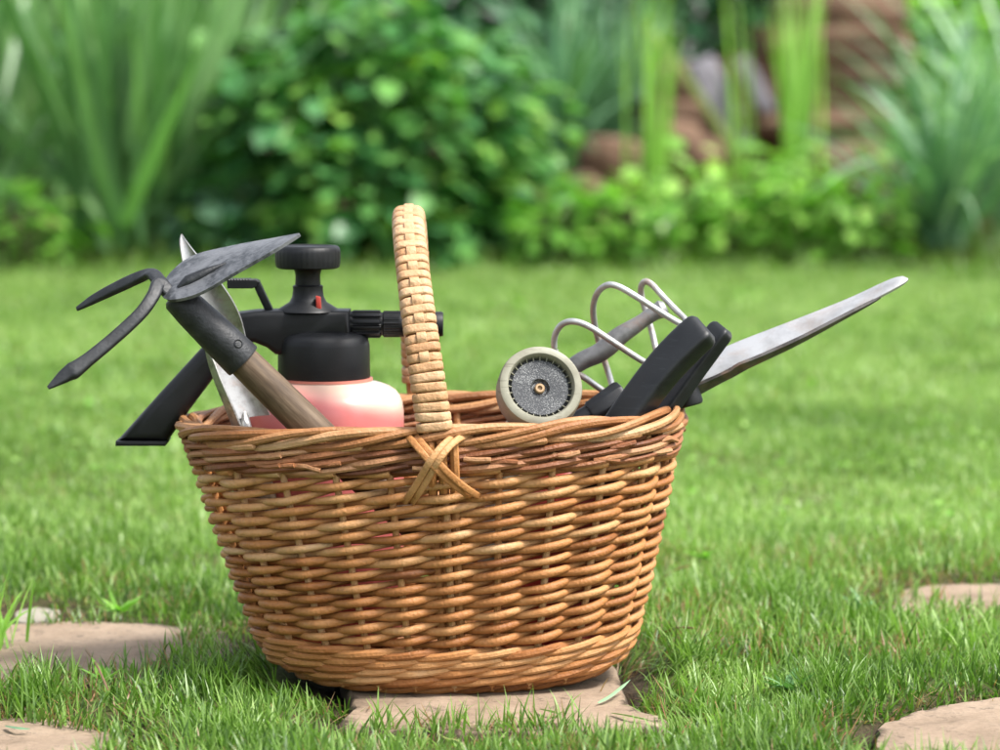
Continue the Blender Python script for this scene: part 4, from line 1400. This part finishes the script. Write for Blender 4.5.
# low herbs along the bed
HG = 'low leafy herbs along the front of the bed'
herbs = [(668, 6.6, .16, .22, 150, M_HERB, .65, 'low bright leaved herb under the left fan of fresh blades'),
         (735, 6.62, .17, .22, 150, M_HERB, .7, 'low bright leaved herb with shiny leaves under the yellowing leaf'),
         (800, 6.6, .17, .22, 150, M_HERB, .55, 'low herb at the foot of the thickest fresh blades'),
         (858, 6.55, .15, .2, 140, M_HERB, .5, 'low herb between the fresh blades and the front daylily'),
         (610, 6.5, .15, .16, 130, M_HERB, .35, 'small dull green herb right of the leafy bush'),
         (560, 6.45, .13, .13, 110, M_HERB, .25, 'darker small herb at the right foot of the leafy bush'),
         (518, 6.95, .19, .40, 190, M_BUSH, .78, 'light leaved shoot leaning out on the right flank of the bush'),
         (905, 7.1, .16, .30, 120, M_HERB, .6, 'taller pale herb just left of the front daylily'),
         (20, 6.45, .2, .15, 130, M_HERB, .3, 'low herb at the foot of the left end iris')]
for (a_, y_, rx_, rz_, n_, m_, rm, lb) in herbs:
    shrub('herb', lb, 'herb', at(a_, y_, 0.05), (rx_, rx_ * 0.8, rz_), n_, (0.05, 0.095), m_, HG, 0.62, 0.3, 5, 1.0, rm)
# longer grass fringe at the edge of the bed
n = 9000
y = rng.uniform(5.75, 6.8, n); x = rng.uniform(-2.6, 2.6, n)
z, _d = ground_z(x, y)
hgt = 0.5 + 1.0 * vnoise(x, y, 2.2)
V, q, t, tt = blades(x, y, z + np.clip((y - 6.12) / .5, 0, 1) * .05, rng.uniform(0.04, 0.13, n) * hgt * np.clip((y - 5.65) / 0.5, 0.3, 1), rng.uniform(0.004, 0.010, n), rng.uniform(0, 2 * PI, n), np.abs(rng.normal(0, .5, n)), np.abs(rng.normal(.6, .4, n)), 4, rng.normal(0, .6, n))
r = np.repeat(np.clip(rng.normal(0.32, 0.18, n), 0, 0.8), 9)
tag(fast_mesh('edge_grass', V, q, t, {'rnd': r}, M_GRASS), 'longer uncut grass along the edge of the flower bed', kind='stuff')

# dry stone stack and rocks
def rock(name, label, ctr, dims, mat, rot=0.0, tilt=0.0, seed=0, group=None, cat='stone', flat=True):
    bm = bmesh.new()
    bmesh.ops.create_cube(bm, size=1.0)
    bmesh.ops.subdivide_edges(bm, edges=bm.edges[:], cuts=5, use_grid_fill=True)
    Rm = Matrix.Rotation(rot, 3, 'Z') @ Matrix.Rotation(tilt, 3, 'Y')
    for v in bm.verts:
        p = v.co
        r_ = max(abs(p.x), abs(p.y), abs(p.z)) or 1
        rnd_ = p.normalized() * 0.62
        p2 = p.lerp(rnd_, 0.22 if flat else 0.6)
        p2 = p2 * (1 + 0.16 * mnoise.noise(p * 2.3 + Vector((seed * 3.1, seed, 0))) + 0.06 * mnoise.noise(p * 7 + Vector((seed, 0, 0))))
        v.co = Rm @ Vector((p2.x * dims[0], p2.y * dims[1], p2.z * dims[2]))
    bmesh.ops.recalc_face_normals(bm, faces=bm.faces)
    bm.verts.index_update()
    mb_ = MB()
    mb_.add([v.co + Vector(ctr) for v in bm.verts], [tuple(v.index for v in f.verts) for f in bm.faces])
    bm.free()
    o_ = mb_.build(name, mat, None, sharp=50)
    return tag(o_, label, cat, group)
SG = 'flat brown stones of the stack in the bed'
ys_ = 8.6
def slab(px0, px1, py0, py1, lb, seed, rot=0.0, dy=0.0, dep=0.32, mat=None):
    a = P(px0, (py0 + py1) / 2, ys_ + dy); b = P(px1, (py0 + py1) / 2, ys_ + dy)
    h = abs(P(px0, py0, ys_ + dy).z - P(px0, py1, ys_ + dy).z)
    rock('flat_stone', lb, (a + b) / 2, ((b - a).length, dep, h), mat or M_BROWN_STONE, rot, 0.02 * (seed % 3 - 1), seed, SG, 'stone')
slab(722, 905, 166, 202, 'bottom flat brown stone of the stack', 1, 0.05, 0.02, 0.4)
slab(802, 915, 136, 170, 'dark brown stone second from the bottom of the stack, on its right', 2, -0.05, 0.10)
slab(726, 806, 134, 170, 'short brown stone second from the bottom of the stack, on its left', 3, 0.08, 0.12)
slab(728, 900, 108, 136, 'long pale brown slab jutting from the middle of the stack', 4, 0.03, -0.10, 0.42)
slab(732, 880, 82, 111, 'brown stone lying on the long pale slab', 5, -0.03, 0.10)
slab(812, 905, 55, 86, 'grey brown stone in the upper right of the stack', 6, 0.05, 0.06)
slab(728, 818, 54, 86, 'dark brown stone in the upper left of the stack', 7, 0.02, 0.12)
slab(760, 905, 27, 58, 'reddish brown slab second from the top of the stack', 8, -0.04, 0.03)
slab(780, 900, -6, 30, 'topmost brown stone of the stack', 9, 0.06, 0.08)
slab(672, 740, 140, 204, 'brown block at the left foot of the stack', 10, 0.1, 0.06)
slab(640, 735, 100, 142, 'low brown stone at the left end of the stack, behind the rocks', 11, 0.05, 0.16)
slab(655, 735, 62, 102, 'dark brown stone on the left end of the stack', 12, -0.05, 0.20)
rock('leaning_slab', 'lilac grey slab leaning left of the stone stack', P(722, 105, 8.3), (0.10, 0.05, 0.36), M_GREY_STONE, 0.25, -0.5, 3, None, 'slab')
rock('leaning_slab', 'narrow pale grey slab leaning right behind the slim pair of blades', P(755, 85, 8.25), (0.06, 0.05, 0.22), M_GREY_STONE, 0.1, -0.5, 4, None, 'slab')
RG = 'rounded reddish rocks in the bed'
for i, (a_, b_, y_, s_, lb) in enumerate([(612, 158, 7.9, .16, 'reddish brown rock right of the leafy bush'), (672, 138, 8.0, .14, 'orange brown rock behind the left fan of fresh blades'), (697, 158, 7.9, .17, 'rounded pinkish rock under the lilac grey slab'), (575, 195, 7.5, .15, 'brown rock low beside the right foot of the bush'), (640, 195, 7.4, .13, 'small brown rock before the left fan of fresh blades'), (850, 170, 7.7, .2, 'pinkish rock left of the front daylily')]):
    rock('bed_rock', lb, P(a_, b_, y_), (s_ * 1.3, s_, s_ * 0.85), M_BROWN_STONE, i * 0.7, 0.1, 20 + i, RG, 'rock', False)

# dark planting behind: shrubs of a hedge, each on its own
HB = 'dark shrubs of the hedge behind the bed'
hx = [(-3.6, 10.6), (-2.4, 10.4), (-1.3, 10.7), (-0.3, 10.3), (0.7, 10.6), (1.7, 10.4), (2.8, 10.6), (3.9, 10.5)]
hl = ['dark hedge shrub at the far left end', 'dark hedge shrub behind the left irises', 'dark hedge shrub between the irises and the bush', 'dark hedge shrub directly behind the leafy bush', 'dark hedge shrub behind the lilac grey slab', 'dark hedge shrub behind the stone stack', 'dark hedge shrub behind the daylilies', 'dark hedge shrub at the far right end']
for (a_, b_), lb in zip(hx, hl):
    shrub('hedge_shrub', lb, 'hedge shrub', (a_, b_, 0.1), (0.85, 0.7, 1.25), 2600, (0.09, 0.16), M_HEDGE, HB, 0.6, 0.25, 10, 1.0, 0.45)
# dark iris like blades in the gap between bush and stones
iris('dark arching blade clump in the gap right of the leafy bush', at(560, 8.6, .2), 60, (0.6, 1.1), (0.02, 0.035), 0.35, M_HEDGE, None, (0.4, 1.0), 0.7, 'blade_clump', 'blade clump')
iris('blue green blade clump behind the reddish brown rock', at(612, 9.2, .2), 60, (0.7, 1.1), (0.02, 0.035), 0.3, M_DAYLILY, None, (0.0, 0.5), 0.6, 'blade_clump', 'blade clump')

# ================================================================== LIGHT, SKY, CAMERA
SUN_EL, SUN_AZ = math.radians(55), math.radians(115)   # azimuth from +Y (north) clockwise to +X
w = bpy.data.worlds.new('World'); scene.world = w; w.use_nodes = True
nt = w.node_tree
bg = nt.nodes['Background']
sky = nt.nodes.new('ShaderNodeTexSky'); sky.sky_type = 'NISHITA'; sky.sun_disc = False
sky.sun_elevation = SUN_EL; sky.sun_rotation = SUN_AZ
sky.dust_density = 3.0; sky.air_density = 1.0
hs_ = nt.nodes.new('ShaderNodeHueSaturation'); hs_.inputs['Saturation'].default_value = 0.35
nt.links.new(sky.outputs[0], hs_.inputs['Color']); nt.links.new(hs_.outputs[0], bg.inputs[0])
bg.inputs[1].default_value = 0.135
sl = bpy.data.lights.new('sun', 'SUN'); sl.energy = 2.3; sl.angle = math.radians(11); sl.color = (1.0, 0.96, 0.90)
so = bpy.data.objects.new('sun', sl); COL.objects.link(so)
dirv = Vector((math.sin(SUN_AZ) * math.cos(SUN_EL), math.cos(SUN_AZ) * math.cos(SUN_EL), math.sin(SUN_EL)))
so.rotation_euler = (-dirv).to_track_quat('-Z', 'Y').to_euler()
so.location = dirv * 20

cd = bpy.data.cameras.new('camera'); cam = bpy.data.objects.new('camera', cd); COL.objects.link(cam)
cam.location = (0, -CAM_D, CAM_H)
cam.rotation_euler = (PI / 2 - PITCH, 0, 0)
cd.lens = LENS; cd.sensor_width = 36; cd.clip_end = 500; cd.clip_start = 0.05
cd.dof.use_dof = True; cd.dof.focus_distance = 2.50; cd.dof.aperture_fstop = 5.2
scene.camera = cam

vs = scene.view_settings
vs.view_transform = 'Standard'; vs.look = 'None'; vs.gamma = 1.0; vs.exposure = 1.42; vs.use_curve_mapping = False
scene.cycles.use_denoising = True
scene.cycles.max_bounces = 10
scene.cycles.transmission_bounces = 8
scene.cycles.diffuse_bounces = 5
scene.cycles.transparent_max_bounces = 4
scene.cycles.sample_clamp_indirect = 6
